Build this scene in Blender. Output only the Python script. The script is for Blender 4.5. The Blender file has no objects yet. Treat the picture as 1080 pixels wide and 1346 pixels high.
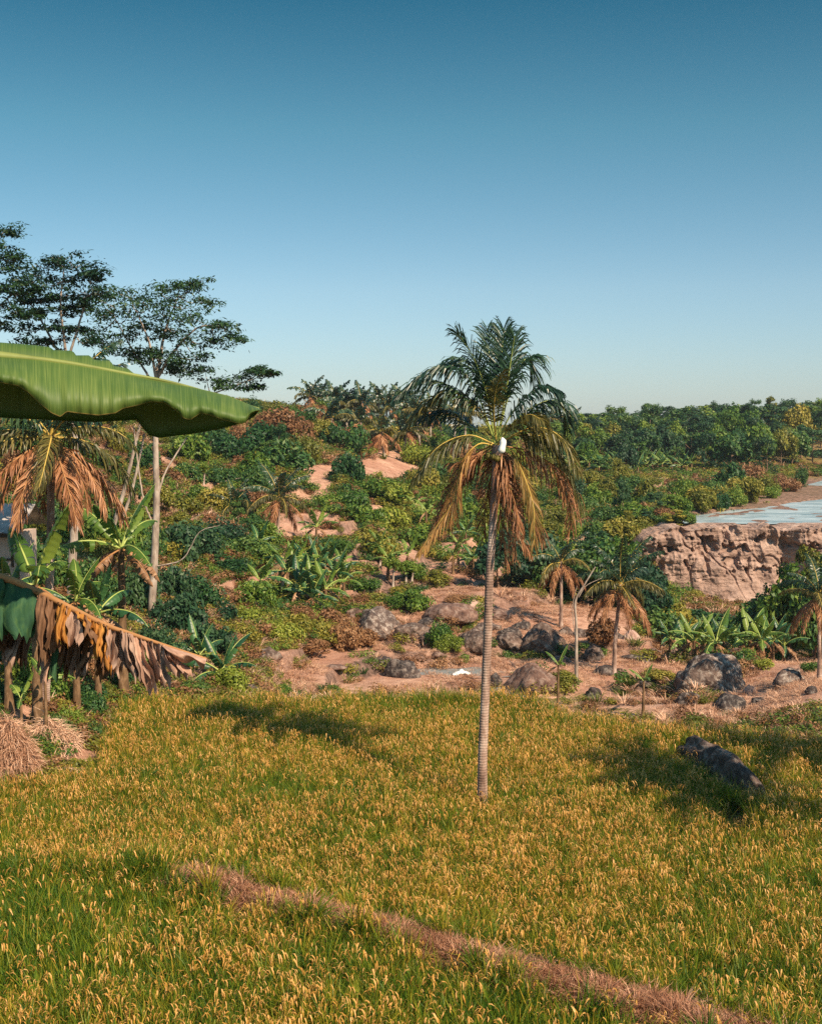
import bpy, math, random
import numpy as np
from mathutils import Vector, Matrix, Euler
PI = math.pi
random.seed(7); rng = np.random.default_rng(7)
scene = bpy.context.scene
COL = scene.collection

# ------------------------------------------------------------------ camera, world, sun, exposure
EYE = 11.0            # eye height above the rice field soil (m)
F = 1650.0            # focal length in photograph pixels (1080 x 1346)
PITCH = math.atan(123 / F)
cam_d = bpy.data.cameras.new('camera'); cam = bpy.data.objects.new('camera', cam_d); COL.objects.link(cam)
cam.location = (0, 0, EYE); cam.rotation_euler = (PI / 2 - PITCH, 0, 0)
cam_d.sensor_fit = 'VERTICAL'; cam_d.sensor_height = 24.0; cam_d.lens = 24.0 * F / 1346
cam_d.clip_start = 0.1; cam_d.clip_end = 6000
scene.camera = cam
scene.render.resolution_x = 821; scene.render.resolution_y = 1024

SUN_AZ = Vector((0.64, -0.77, 0)).normalized()      # towards the sun, on the ground
SUN_EL = math.radians(43)
to_sun = Vector((SUN_AZ.x * math.cos(SUN_EL), SUN_AZ.y * math.cos(SUN_EL), math.sin(SUN_EL)))
sd = bpy.data.lights.new('sun', 'SUN'); sd.energy = 5.0; sd.angle = math.radians(0.5); sd.color = (1.0, 0.80, 0.57)
sun = bpy.data.objects.new('sun', sd); COL.objects.link(sun)
sun.rotation_euler = (-to_sun).to_track_quat('-Z', 'Y').to_euler(); sun.location = (20, -30, 60)

world = bpy.data.worlds.new('World'); scene.world = world; world.use_nodes = True
wn, wl = world.node_tree.nodes, world.node_tree.links
wn.clear()
sky = wn.new('ShaderNodeTexSky'); sky.sky_type = 'NISHITA'; sky.sun_disc = False
sky.sun_elevation = SUN_EL; sky.sun_rotation = math.atan2(to_sun.x, to_sun.y)
sky.altitude = 200; sky.air_density = 1.0; sky.dust_density = 0.4; sky.ozone_density = 2.5
wtc = wn.new('ShaderNodeTexCoord'); wsep = wn.new('ShaderNodeSeparateXYZ'); wl.new(wtc.outputs['Generated'], wsep.inputs[0])
ramp = wn.new('ShaderNodeValToRGB'); wl.new(wsep.outputs['Z'], ramp.inputs[0])   # sky tint by elevation, with added brightness overhead as fill
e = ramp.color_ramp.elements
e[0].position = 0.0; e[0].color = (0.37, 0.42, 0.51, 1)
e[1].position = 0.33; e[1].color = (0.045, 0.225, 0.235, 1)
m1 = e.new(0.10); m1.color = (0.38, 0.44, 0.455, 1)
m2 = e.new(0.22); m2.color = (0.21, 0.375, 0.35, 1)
m3 = e.new(0.55); m3.color = (0.60, 0.85, 0.72, 1)  # unseen upper sky made brighter than a real zenith to fill the shadows
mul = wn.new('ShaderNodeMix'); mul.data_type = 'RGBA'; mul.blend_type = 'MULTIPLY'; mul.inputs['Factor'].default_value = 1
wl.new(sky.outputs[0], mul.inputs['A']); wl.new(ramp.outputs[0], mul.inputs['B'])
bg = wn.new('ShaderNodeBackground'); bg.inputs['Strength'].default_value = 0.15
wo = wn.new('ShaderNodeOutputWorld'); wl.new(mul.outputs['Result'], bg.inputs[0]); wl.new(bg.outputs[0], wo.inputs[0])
scene.view_settings.view_transform = 'Standard'; scene.view_settings.look = 'None'
scene.view_settings.exposure = 0.66; scene.view_settings.gamma = 1.0
scene.render.engine = 'CYCLES'
scene.cycles.max_bounces = 6; scene.cycles.diffuse_bounces = 2; scene.cycles.glossy_bounces = 2
scene.cycles.transmission_bounces = 3; scene.cycles.transparent_max_bounces = 6
scene.cycles.use_denoising = False

# ------------------------------------------------------------------ pixel <-> world helpers
sP, cP = math.sin(PITCH), math.cos(PITCH)
def ray(px, py):
    u = (px - 540) / F; v = (py - 673) / F
    return Vector((u, cP - v * sP, -sP - v * cP))
def at(px, py, d):                     # the point seen at a pixel of the photograph, d metres ahead
    r = ray(px, py); k = d / r.y
    return Vector((r.x * k, d, EYE + r.z * k))
def project(X, Y, Z):
    zc = Z - EYE
    dep = Y * cP - zc * sP; up = Y * sP + zc * cP
    dep = np.maximum(dep, 0.01)
    return 540 + F * X / dep, 673 - F * up / dep

# ------------------------------------------------------------------ noise
def _hash(i, j, s):
    n = (i * 374761393 + j * 668265263 + s * 974634777) & 0xffffffff
    n = ((n ^ (n >> 13)) * 1274126177) & 0xffffffff
    return ((n ^ (n >> 16)) & 0xffff) / 65535.0
def vnoise(x, y, s=0):
    x = np.asarray(x, float); y = np.asarray(y, float)
    i = np.floor(x).astype(np.int64); j = np.floor(y).astype(np.int64)
    fx = x - i; fy = y - j; fx = fx * fx * (3 - 2 * fx); fy = fy * fy * (3 - 2 * fy)
    a = _hash(i, j, s); b = _hash(i + 1, j, s); c = _hash(i, j + 1, s); d = _hash(i + 1, j + 1, s)
    return (a + (b - a) * fx) * (1 - fy) + (c + (d - c) * fx) * fy
def fbm(x, y, s=0, o=4):
    r = 0; a = 0.5; t = 0
    for k in range(o):
        r = r + a * vnoise(np.asarray(x) * 2 ** k, np.asarray(y) * 2 ** k, s + k * 17); t += a; a *= 0.5
    return r / t
def sm(a, b, x):
    t = np.clip((np.asarray(x, float) - a) / (b - a), 0, 1); return t * t * (3 - 2 * t)

# ------------------------------------------------------------------ terrain
def zpy(d, py): return at(540, py, d).z
NEAR = [(0, 9.3), (3, 8.9), (6, 6.6), (11, 3.0), (14.5, 0.6), (16.5, -0.2), (21, -0.25)]
def prof(*k): return NEAR + [(d, (zpy(d, -v) if v < -50 else v)) for d, v in k]     # v < -50 means: minus the pixel row
COLS = [
 (-1500, prof((36, .8), (60, 6), (110, 11), (200, 15), (400, 12), (900, 0))),
 (-300, prof((33, .0), (36, .8), (42, 2.2), (60, 5), (80, 7), (110, 10), (150, 13), (200, 14), (300, 9), (900, 0))),
 (0,    prof((36, .0), (37, .5), (40, 1.3), (48, -860), (60, -745), (80, -655), (110, -592), (150, -556), (200, 12.3), (300, 8), (900, 0))),
 (130,  prof((38, 0), (44, .4), (47, -900), (60, -800), (75, -710), (95, -645), (130, -580), (160, -548), (200, 13), (300, 9), (900, 0))),
 (220,  prof((46.5, 0), (48.5, .4), (60, -830), (75, -750), (92, -680), (112, -627), (138, -577), (168, -546), (205, 13), (310, 9), (900, 0))),
 (300,  prof((47.5, 0), (49.5, .0), (60, -865), (75, -790), (90, -722), (105, -668), (125, -622), (150, -572), (178, -541), (210, 13.2), (320, 8), (900, 0))),
 (450,  prof((47, 0), (49, -2.5), (64, -912), (70, -880), (76, -850), (82, -810), (88, -772), (98, -728), (111, -685), (130, -640), (155, -597), (190, -560), (230, 11.5), (330, 9), (900, 0))),
 (600,  prof((47, 0), (49, -2.5), (68, -908), (74, -865), (81, -820), (88, -782), (96, -752), (106, -732), (125, -702), (150, -655), (180, -614), (220, -580), (265, 9), (350, 8), (900, 0))),
 (720,  prof((46.5, 0), (48.5, -2.5), (68, -905), (76, -855), (84, -815), (91, -785), (97, -3.5), (110, -5), (125, -3), (150, -662), (185, -625), (230, -595), (300, 7.5), (360, 9), (900, 0))),
 (820,  prof((44.5, 0), (46.5, -2.4), (66, -905), (75, -860), (83, -822), (90, -797), (95, -4.5), (110, -6), (122, -3), (140, -680), (175, -645), (200, -628), (240, -602), (300, -578), (360, 9), (900, 0))),
 (880,  prof((43.5, 0), (45.5, -2), (63, -912), (70, -880), (76, -852), (81, -5), (95, -6.5), (118, -7.5), (128, -5.5), (130, .2), (150, .6), (190, 1), (240, -605), (300, -578), (360, 9), (900, 0))),
 (980,  prof((42.5, 0), (44.5, -1.6), (60, -925), (68, -885), (74, -858), (79, -5), (95, -7), (122, -8), (128, -7), (129.5, .1), (160, .2), (200, .4), (240, -603), (300, -576), (360, 9.5), (900, 0))),
 (1080, prof((41.5, 0), (43, -.6), (55, -905), (68, -872), (75, -4), (95, -7), (122, -8), (128, -7), (129.5, .1), (200, .2), (235, .6), (260, -597), (310, -572), (370, 10), (900, 0))),
 (1500, prof((43.5, 0), (45, -.6), (55, -1.5), (68, -2.5), (75, -4), (95, -7), (122, -8), (128, -7), (129.5, .1), (200, .2), (260, .6), (300, 5), (330, 8), (400, 12), (900, 0))),
 (3000, prof((43.5, 0), (48, -1), (60, -2), (75, -4), (95, -7), (122, -8), (128, -7), (129.5, .1), (200, .2), (300, 1), (400, 12), (900, 0))),
]
LD = np.linspace(math.log(2), math.log(1000), 900)
CG = np.arange(-1500, 3001, 12.0)
_tab = np.array([np.interp(np.exp(LD), [k[0] for k in c[1]], [k[1] for k in c[1]]) for c in COLS])
_k = np.array([1, 2, 3, 2, 1]) / 9
_tab = np.array([np.convolve(np.pad(r, 2, mode='edge'), _k, 'valid') for r in _tab])
_cx = np.array([c[0] for c in COLS], float)
TAB = np.array([np.interp(CG, _cx, _tab[:, j]) for j in range(len(LD))]).T
_kk = np.exp(-np.linspace(-2, 2, 9) ** 2); _kk /= _kk.sum()
TAB = np.apply_along_axis(lambda r: np.convolve(np.pad(r, 4, mode='edge'), _kk, 'valid'), 0, TAB)

BUND = [(-9.2, 29.2), (-4.95, 28.2), (-0.6, 25.3), (4.5, 21.9), (9.0, 18.6)]       # the dry bund across the near field
def seg_dist(X, Y, pts):
    """signed distance to a polyline (positive on its far side)"""
    best = np.full(np.shape(X), 1e9); sg = np.zeros(np.shape(X))
    for (x0, y0), (x1, y1) in zip(pts, pts[1:]):
        dx, dy = x1 - x0, y1 - y0; L2 = dx * dx + dy * dy
        t = np.clip(((X - x0) * dx + (Y - y0) * dy) / L2, 0, 1)
        qx, qy = X - x0 - t * dx, Y - y0 - t * dy
        dd = np.sqrt(qx * qx + qy * qy); s = np.sign(dx * qy - dy * qx)
        m = dd < best; best = np.where(m, dd, best); sg = np.where(m, s, sg)
    return best * np.where(sg == 0, 1, sg)
def base_z(X, Y):
    X = np.asarray(X, float); Y = np.asarray(Y, float)
    Yc = np.maximum(Y, 2.0)
    c = np.clip(540 + F * X / np.maximum(Yc, 14), -1499, 2999)
    fi = (c - CG[0]) / 12.0; i = np.clip(fi.astype(int), 0, len(CG) - 2); fi = fi - i
    fj = (np.log(np.minimum(Yc, 990)) - LD[0]) / (LD[1] - LD[0]); j = np.clip(fj.astype(int), 0, len(LD) - 2); fj = fj - j
    return (TAB[i, j] * (1 - fi) + TAB[i + 1, j] * fi) * (1 - fj) + (TAB[i, j + 1] * (1 - fi) + TAB[i + 1, j + 1] * fi) * fj
def ground_z(X, Y):
    X = np.asarray(X, float); Y = np.asarray(Y, float)
    z = base_z(X, Y)
    c = 540 + F * X / np.maximum(Y, 14)
    # terraces cut into the slopes beyond the field
    tw = sm(53, 58, Y) * (1 - sm(125, 140, Y)) * sm(200, 330, c) * (1 - sm(930, 1050, c))
    h = 1.05; zz = z + (fbm(X / 8, Y / 8, 3, 2) - .5) * 2.2
    q = zz / h; fr = q - np.floor(q); st = (np.floor(q) + sm(0.78, 0.97, fr)) * h
    z = z + tw * 0.85 * (st - zz + 0.2)
    hl = sm(56, 75, Y) * (1 - sm(126, 129, Y) * sm(830, 870, c) * (1 - sm(210, 240, Y)))
    z = z + hl * (fbm(X / 14, Y / 14, 5, 4) - .5) * (1.2 + 1.4 * sm(90, 110, Y))
    z = z + hl * (fbm(X / 2.5, Y / 2.5, 9, 3) - .5) * 0.4
    # small relief in the field, and the bund
    fl = 1 - sm(46, 52, Y); z = z + fl * (fbm(X / 1.2, Y / 1.2, 11, 2) - .5) * 0.1
    s = seg_dist(X, Y, BUND); z = z + fl * sm(15, 17, Y) * 0.60 * np.exp(-(s / 0.70) ** 4) * sm(-10, -4.6, X)
    return z
PUDDLES = [(2.4, 71.5, 3.9, 1.5), (5.2, 66.0, 1.2, 1.9)]
_g0 = ground_z
PZ = [float(_g0(a, b)) for a, b, _, _ in PUDDLES]
def ground_z(X, Y):
    z = _g0(X, Y)
    for (px_, py_, rx_, ry_), pz in zip(PUDDLES, PZ):
        r_ = np.sqrt(((np.asarray(X) - px_) / rx_) ** 2 + ((np.asarray(Y) - py_) / ry_) ** 2) + (vnoise(np.asarray(X) * 1.3, np.asarray(Y) * 1.3, 5) - .5) * .5
        w = 1 - sm(.75, 1.35, r_); z = z * (1 - w) + (pz - .25 + .18 * r_) * w
    return z
def in_river(X, Y):
    c = 540 + F * X / np.maximum(Y, 14)
    far = np.interp(c, [860, 900, 960, 1020, 1080, 1300, 3000], [131, 140, 151, 160, 173, 195, 220]) + (fbm(X / 6, Y / 6, 21, 3) - .5) * 6
    near = np.interp(c, [860, 900, 3000], [131, 130.0, 130.0])
    return np.maximum(sm(0, 2.5, Y - near) * sm(0, 3, far - Y) * sm(868, 890, c), sm(202, 206, Y) * (1 - sm(222, 228, Y)) * sm(1030, 1060, c))
def terrain_z(X, Y):
    z = ground_z(X, Y)
    return z * (1 - in_river(X, Y)) + (-0.42 + 0.66 * fbm(np.asarray(X) / 2.2, np.asarray(Y) / 3.0, 31, 3)) * in_river(X, Y)
def hit(px, py, d0=21.0, d1=700.0):
    """first point of the terrain seen at a pixel of the photograph"""
    r = ray(px, py); d = np.exp(np.linspace(math.log(d0), math.log(d1), 900))
    X = r.x / r.y * d; Zr = EYE + r.z / r.y * d
    g = terrain_z(X, d); k = np.nonzero(Zr <= g)[0]
    if len(k) == 0: return None
    k = k[0]; return Vector((float(X[k]), float(d[k]), float(g[k])))

# ------------------------------------------------------------------ material helpers
class NT:
    def __init__(s, name):
        s.m = bpy.data.materials.new(name); s.m.use_nodes = True; s.t = s.m.node_tree; s.t.nodes.clear()
        s.out = s.t.nodes.new('ShaderNodeOutputMaterial')
    def n(s, typ, **kw):
        o = s.t.nodes.new(typ)
        for k, v in kw.items(): setattr(o, k, v)
        return o
    def l(s, a, b): s.t.links.new(a, b)
    def noise(s, scale, vec=None, detail=4, rough=.55, dist=0):
        o = s.n('ShaderNodeTexNoise'); o.inputs['Scale'].default_value = scale; o.inputs['Detail'].default_value = detail
        o.inputs['Roughness'].default_value = rough; o.inputs['Distortion'].default_value = dist
        if vec is not None: s.l(vec, o.inputs['Vector'])
        return o.outputs['Fac']
    def ramp(s, fac, *stops):
        o = s.n('ShaderNodeValToRGB'); s.l(fac, o.inputs[0]); r = o.color_ramp
        r.elements[0].position, r.elements[0].color = stops[0][0], (*stops[0][1], 1)
        r.elements[1].position, r.elements[1].color = stops[-1][0], (*stops[-1][1], 1)
        for p, c in stops[1:-1]: x = r.elements.new(p); x.color = (*c, 1)
        return o.outputs[0]
    def mix(s, fac, a, b, mode='MIX'):
        o = s.n('ShaderNodeMix', data_type='RGBA', blend_type=mode)
        for i, v in (('Factor', fac), ('A', a), ('B', b)):
            if hasattr(v, 'is_output'): s.l(v, o.inputs[i])
            else: o.inputs[i].default_value = v if i == 'Factor' else (*v, 1)
        return o.outputs['Result']
    def math(s, op, a, b=0.0, clamp=False):
        o = s.n('ShaderNodeMath', operation=op); o.use_clamp = clamp
        for i, v in enumerate((a, b)):
            if hasattr(v, 'is_output'): s.l(v, o.inputs[i])
            else: o.inputs[i].default_value = v
        return o.outputs[0]
    def bump(s, h, strength=.5, dist=.05):
        o = s.n('ShaderNodeBump'); o.inputs['Strength'].default_value = strength; o.inputs['Distance'].default_value = dist
        s.l(h, o.inputs['Height']); return o.outputs[0]
    def pos(s): return s.n('ShaderNodeNewGeometry').outputs['Position']
    def island(s): return s.n('ShaderNodeNewGeometry').outputs['Random Per Island']
    def objrand(s): return s.n('ShaderNodeObjectInfo').outputs['Random']
    def attr(s, name): o = s.n('ShaderNodeAttribute', attribute_name=name); return o
    def principled(s, col, rough=.9, spec=.2, normal=None, metal=0):
        o = s.n('ShaderNodeBsdfPrincipled')
        if hasattr(col, 'is_output'): s.l(col, o.inputs['Base Color'])
        else: o.inputs['Base Color'].default_value = (*col, 1)
        if hasattr(rough, 'is_output'): s.l(rough, o.inputs['Roughness'])
        else: o.inputs['Roughness'].default_value = rough
        o.inputs['Specular IOR Level'].default_value = spec; o.inputs['Metallic'].default_value = metal
        if normal is not None: s.l(normal, o.inputs['Normal'])
        s.l(o.outputs[0], s.out.inputs[0]); return o
    def leafy(s, col, trans=.35, rough=.5, spec=.3, tcol=None, normal=None):
        p = s.principled(col, rough, spec, normal)
        t = s.n('ShaderNodeBsdfTranslucent')
        c2 = tcol if tcol is not None else col
        if hasattr(c2, 'is_output'): s.l(c2, t.inputs[0])
        else: t.inputs[0].default_value = (*c2, 1)
        x = s.n('ShaderNodeMixShader'); x.inputs[0].default_value = trans
        s.l(p.outputs[0], x.inputs[1]); s.l(t.outputs[0], x.inputs[2]); s.l(x.outputs[0], s.out.inputs[0]); return x

M = {}
def foliage(name, dark, mid, light, trans=.3, spec=.3, scale=.35, rough=.5):
    """three leaf colours mixed leaf by leaf, clump by clump and plant by plant"""
    t = NT(name)
    a = t.noise(scale, t.pos(), 2)
    v = t.math('ADD', t.math('MULTIPLY', t.island(), .55), t.math('MULTIPLY', a, .45))
    v = t.math('ADD', v, t.math('MULTIPLY', t.math('SUBTRACT', t.objrand(), .5), .5))
    c = t.ramp(v, (.15, dark), (.5, mid), (.85, light))
    t.leafy(c, trans, rough, spec); M[name] = t.m
foliage('leaf_dark', (.014, .055, .020), (.038, .11, .028), (.12, .19, .035))
foliage('leaf_green', (.03, .085, .014), (.09, .175, .022), (.22, .28, .04))
foliage('leaf_olive', (.08, .10, .014), (.19, .19, .024), (.37, .30, .055))
foliage('leaf_lime', (.11, .16, .02), (.22, .27, .03), (.36, .36, .06))
foliage('leaf_brown', (.13, .06, .025), (.26, .125, .055), (.38, .21, .10))
foliage('leaf_teal', (.014, .048, .026), (.032, .085, .036), (.07, .135, .045))
foliage('leaf_tree', (.010, .034, .016), (.022, .064, .026), (.05, .10, .03), spec=.25)
foliage('rice_blade', (.06, .13, .009), (.23, .25, .016), (.54, .37, .045), trans=.4, scale=.5)
foliage('rice_green', (.03, .10, .010), (.09, .18, .014), (.25, .30, .022), trans=.4, scale=.5)
foliage('rice_ear', (.34, .17, .03), (.56, .28, .055), (.74, .41, .14), trans=.25, scale=.8)
foliage('straw', (.30, .15, .09), (.52, .29, .18), (.74, .50, .35), trans=.15)
foliage('mulch', (.18, .075, .04), (.38, .175, .095), (.60, .35, .22), trans=.1, scale=1.5)
foliage('grass_green', (.05, .09, .016), (.11, .15, .022), (.22, .22, .04), trans=.35)
foliage('grass_dark', (.02, .07, .016), (.05, .12, .022), (.10, .17, .03), trans=.35)
foliage('palm_green', (.010, .035, .022), (.025, .065, .032), (.06, .11, .045), trans=.2, spec=.6, scale=1.5, rough=.38)
foliage('palm_olive', (.05, .06, .016), (.11, .10, .025), (.20, .16, .04), trans=.25, spec=.45, scale=1.5, rough=.45)
foliage('palm_dry', (.16, .065, .03), (.33, .14, .06), (.50, .26, .13), trans=.2, scale=1.5)
foliage('palm_yellow', (.13, .10, .022), (.26, .15, .04), (.46, .25, .08), trans=.25, scale=1.5)
foliage('banana_green', (.05, .12, .02), (.11, .20, .03), (.22, .30, .05), trans=.35, spec=.45, scale=.8, rough=.4)
foliage('banana_dark', (.015, .06, .028), (.03, .10, .035), (.06, .15, .045), trans=.25, spec=.5, scale=.8, rough=.4)
foliage('banana_dead', (.14, .07, .035), (.30, .16, .085), (.46, .28, .17), trans=.1, scale=2)

def bark(name, a, b, c, ring=0, scale=4):
    t = NT(name); tc = t.n('ShaderNodeTexCoord')
    mp = t.n('ShaderNodeMapping'); t.l(tc.outputs['Object'], mp.inputs[0]); mp.inputs['Scale'].default_value = (1, 1, .35)
    n1 = t.noise(scale, mp.outputs[0], 6, .65); col = t.ramp(n1, (.3, a), (.5, b), (.7, c)); h = n1
    if ring:
        w = t.n('ShaderNodeTexWave', wave_type='BANDS', bands_direction='Z'); w.inputs['Scale'].default_value = ring
        w.inputs['Distortion'].default_value = 2.5; w.inputs['Detail'].default_value = 3; t.l(tc.outputs['Object'], w.inputs[0])
        col = t.mix(t.math('MULTIPLY', t.math('MULTIPLY', t.ramp(w.outputs['Fac'], (.0, (1, 1, 1)), (.3, (0, 0, 0))), t.ramp(t.noise(1.5, tc.outputs['Object'], 3), (.4, (0, 0, 0)), (.65, (1, 1, 1)))), .22), col, tuple(x * .35 for x in a))
        h = t.math('ADD', n1, t.math('MULTIPLY', w.outputs['Fac'], .3))
    t.principled(col, .9, .15, t.bump(h, .7, .03)); M[name] = t.m
bark('bark_palm', (.11, .065, .05), (.33, .22, .175), (.62, .50, .43), ring=4.2, scale=3.2)
bark('bark_pale', (.15, .11, .09), (.34, .27, .22), (.54, .46, .40), scale=4)
bark('bark_brown', (.10, .06, .04), (.19, .12, .08), (.30, .21, .15), scale=3)
bark('bark_banana', (.06, .035, .02), (.16, .095, .05), (.32, .20, .12), scale=7)

def rock(name, a, b, c, lich=(.55, .48, .42), am=.5):
    t = NT(name); tc = t.n('ShaderNodeTexCoord'); P = tc.outputs['Object']
    n1 = t.noise(1.6, P, 8, .65, .3); n2 = t.noise(7, P, 6, .7)
    col = t.ramp(n1, (.32, a), (.5, b), (.68, c))
    lm = t.ramp(t.math('MULTIPLY', t.noise(3.2, P, 7, .7, .4), t.math('ADD', n2, .5)), (.50, (0, 0, 0)), (.62, (1, 1, 1)))
    col = t.mix(t.math('MULTIPLY', lm, am), col, lich)
    t.principled(col, .9, .25, t.bump(t.math('ADD', n1, t.math('MULTIPLY', n2, .6)), .9, .12)); M[name] = t.m
rock('rock_grey', (.035, .025, .022), (.095, .062, .050), (.22, .145, .115), am=.25)
rock('rock_dark', (.022, .018, .019), (.05, .038, .036), (.12, .085, .075), am=.25)
rock('rock_blotch', (.04, .029, .026), (.11, .075, .063), (.24, .17, .14), am=.55)
rock('rock_brown', (.06, .034, .028), (.15, .085, .065), (.28, .17, .13), am=.2)
rock('rock_pink', (.26, .15, .115), (.40, .25, .20), (.52, .35, .29), am=.3)

def plain(name, col, rough=.8, spec=.3, var=.15, scale=8):
    t = NT(name); tc = t.n('ShaderNodeTexCoord')
    c = t.ramp(t.noise(scale, tc.outputs['Object'], 5), (.3, tuple(x * (1 - var) for x in col)), (.7, tuple(min(1, x * (1 + var)) for x in col)))
    t.principled(c, rough, spec); M[name] = t.m
plain('white_plastic', (.78, .78, .76), .4, .5, .06)
plain('grey_metal', (.40, .36, .34), .85, .15, .3, 3)
plain('hut_wall', (.52, .40, .34), .9, .2, .15, 3)
plain('wood_dark', (.07, .045, .03), .9, .2, .3, 6)
plain('midrib_yellow', (.52, .36, .08), .6, .3, .2, 6)
plain('midrib_green', (.34, .40, .10), .5, .4, .15, 6)
plain('near_midrib', (.17, .20, .05), .6, .3, .2, 9)
plain('midrib_brown', (.34, .17, .07), .8, .2, .25, 6)
plain('coconut', (.16, .13, .03), .6, .3, .3, 6)

# ground: soil, straw and low growth, told apart by the painted ground-kind attribute
t = NT('ground_soil'); P = t.pos(); at_ = t.attr('kind'); sep = t.n('ShaderNodeSeparateColor'); t.l(at_.outputs['Color'], sep.inputs[0])
n_big = t.noise(.22, P, 5, .6); n_mid = t.noise(1.6, P, 7, .65, .3); n_fine = t.noise(9, P, 6, .7)
soil = t.ramp(n_mid, (.3, (.38, .20, .135)), (.5, (.60, .35, .245)), (.7, (.74, .48, .35)))
soil = t.mix(t.math('MULTIPLY', n_fine, .5), soil, (.32, .17, .11))
soil = t.mix(t.math('MULTIPLY', t.ramp(n_big, (.42, (0, 0, 0)), (.6, (1, 1, 1))), .55), soil, (.30, .135, .095))
veg = t.ramp(t.math('ADD', t.math('MULTIPLY', n_mid, .6), t.math('MULTIPLY', n_fine, .4)), (.3, (.04, .06, .016)), (.44, (.11, .11, .028)), (.55, (.24, .15, .06)), (.68, (.38, .22, .12)))
jit = t.math('ADD', sep.outputs[0], t.math('MULTIPLY', t.math('SUBTRACT', n_mid, .5), 1.5))
jit = t.math('ADD', jit, t.math('MULTIPLY', t.math('SUBTRACT', n_fine, .5), .9))
fac = t.ramp(jit, (.38, (0, 0, 0)), (.62, (1, 1, 1)))
col = t.mix(fac, veg, soil)
rk = t.ramp(t.math('ADD', n_mid, t.math('MULTIPLY', n_fine, .3)), (.5, (.07, .045, .035)), (.8, (.34, .21, .165)))
col = t.mix(sep.outputs[1], col, rk)
mud = t.ramp(n_fine, (.3, (.04, .032, .015)), (.7, (.11, .08, .03)))
col = t.mix(sep.outputs[2], col, mud)
t.principled(col, .95, .1, t.bump(t.math('ADD', n_mid, t.math('MULTIPLY', n_fine, .5)), .8, .25)); M['ground'] = t.m

t = NT('cliff_rock'); P = t.pos(); mp = t.n('ShaderNodeMapping'); t.l(P, mp.inputs[0]); mp.inputs['Scale'].default_value = (.5, .5, 1.4)
n1 = t.noise(.55, mp.outputs[0], 9, .7, .6); n2 = t.noise(3.2, mp.outputs[0], 7, .7)
col = t.ramp(n1, (.30, (.13, .08, .06)), (.42, (.33, .215, .17)), (.6, (.50, .345, .28)), (.75, (.62, .47, .39)))
crk = t.ramp(t.noise(.9, mp.outputs[0], 6, .6, 1.5), (.485, (0, 0, 0)), (.50, (1, 1, 1)), (.515, (0, 0, 0)))
col = t.mix(t.math('MULTIPLY', crk, .55), col, (.10, .06, .05))
t.principled(col, .92, .15, t.bump(t.math('ADD', n1, t.math('MULTIPLY', n2, .5)), 1.0, .5)); M['cliff'] = t.m

t = NT('river_water'); P = t.pos(); mp = t.n('ShaderNodeMapping'); t.l(P, mp.inputs[0]); mp.inputs['Scale'].default_value = (.35, 1, 1)
n1 = t.noise(1.1, mp.outputs[0], 6, .65, .5); n2 = t.noise(.28, mp.outputs[0], 5, .6, .5)
foam = t.ramp(t.math('ADD', t.math('MULTIPLY', n1, .6), t.math('MULTIPLY', n2, .4)), (.42, (.18, .26, .29)), (.60, (.56, .64, .67)))
t.principled(foam, .25, .5, t.bump(n1, .6, .25)); M['river'] = t.m
t = NT('pool_water'); P = t.pos(); n1 = t.noise(2, P, 4)
t.principled(t.ramp(n1, (.3, (.16, .20, .21)), (.7, (.30, .34, .35))), .08, .5, t.bump(n1, .15, .05)); M['pool'] = t.m

# ------------------------------------------------------------------ mesh building
class MB:
    def __init__(s): s.v = []; s.f = []; s.m = []; s.n = 0; s.sm = []
    def add(s, V, Q, mat=0, smooth=False):
        V = np.asarray(V, float).reshape(-1, 3); Q = np.asarray(Q, int)
        s.v.append(V); s.f.append(Q + s.n); s.n += len(V)
        s.m.append(np.full(len(Q), mat, int) if np.isscalar(mat) else np.asarray(mat, int)); s.sm.append(np.full(len(Q), smooth, bool))
        return s
    def data(s, name, mats):
        me = bpy.data.meshes.new(name)
        V = np.concatenate(s.v) if s.v else np.zeros((0, 3))
        me.vertices.add(len(V)); me.vertices.foreach_set('co', V.ravel())
        sizes = np.concatenate([np.full(len(q), q.shape[1]) for q in s.f]); loops = np.concatenate([q.ravel() for q in s.f])
        me.loops.add(len(loops)); me.loops.foreach_set('vertex_index', loops)
        me.polygons.add(len(sizes)); me.polygons.foreach_set('loop_start', np.concatenate([[0], np.cumsum(sizes)[:-1]]))
        me.polygons.foreach_set('material_index', np.concatenate(s.m)); me.polygons.foreach_set('use_smooth', np.concatenate(s.sm))
        for m in mats: me.materials.append(M[m] if isinstance(m, str) else m)
        me.update(calc_edges=True); me.validate(); return me
    def build(s, name, mats, parent=None):
        return link(name, s.data(name, mats), parent)
def link(name, me, parent=None):
    o = bpy.data.objects.new(name, me); COL.objects.link(o)
    if parent is not None: o.parent = parent
    return o
def empty(name, loc=(0, 0, 0), rz=0.0):
    o = bpy.data.objects.new(name, None); COL.objects.link(o); o.location = loc; o.rotation_euler = (0, 0, rz); o.empty_display_size = .3
    return o
ALL = []            # every thing, with the pixel it is seen at, for its label
def tag(o, label, cat, group=None):
    o['label'] = label; o['category'] = cat
    if group: o['group'] = group
    return o
def kind(o, k, label=None):
    o['kind'] = k
    if label: o['label'] = label
    return o
def copy_tree(o, parent=None):
    c = o.copy(); COL.objects.link(c)
    if parent is not None: c.parent = parent
    for ch in list(o.children): copy_tree(ch, c)
    return c

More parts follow.
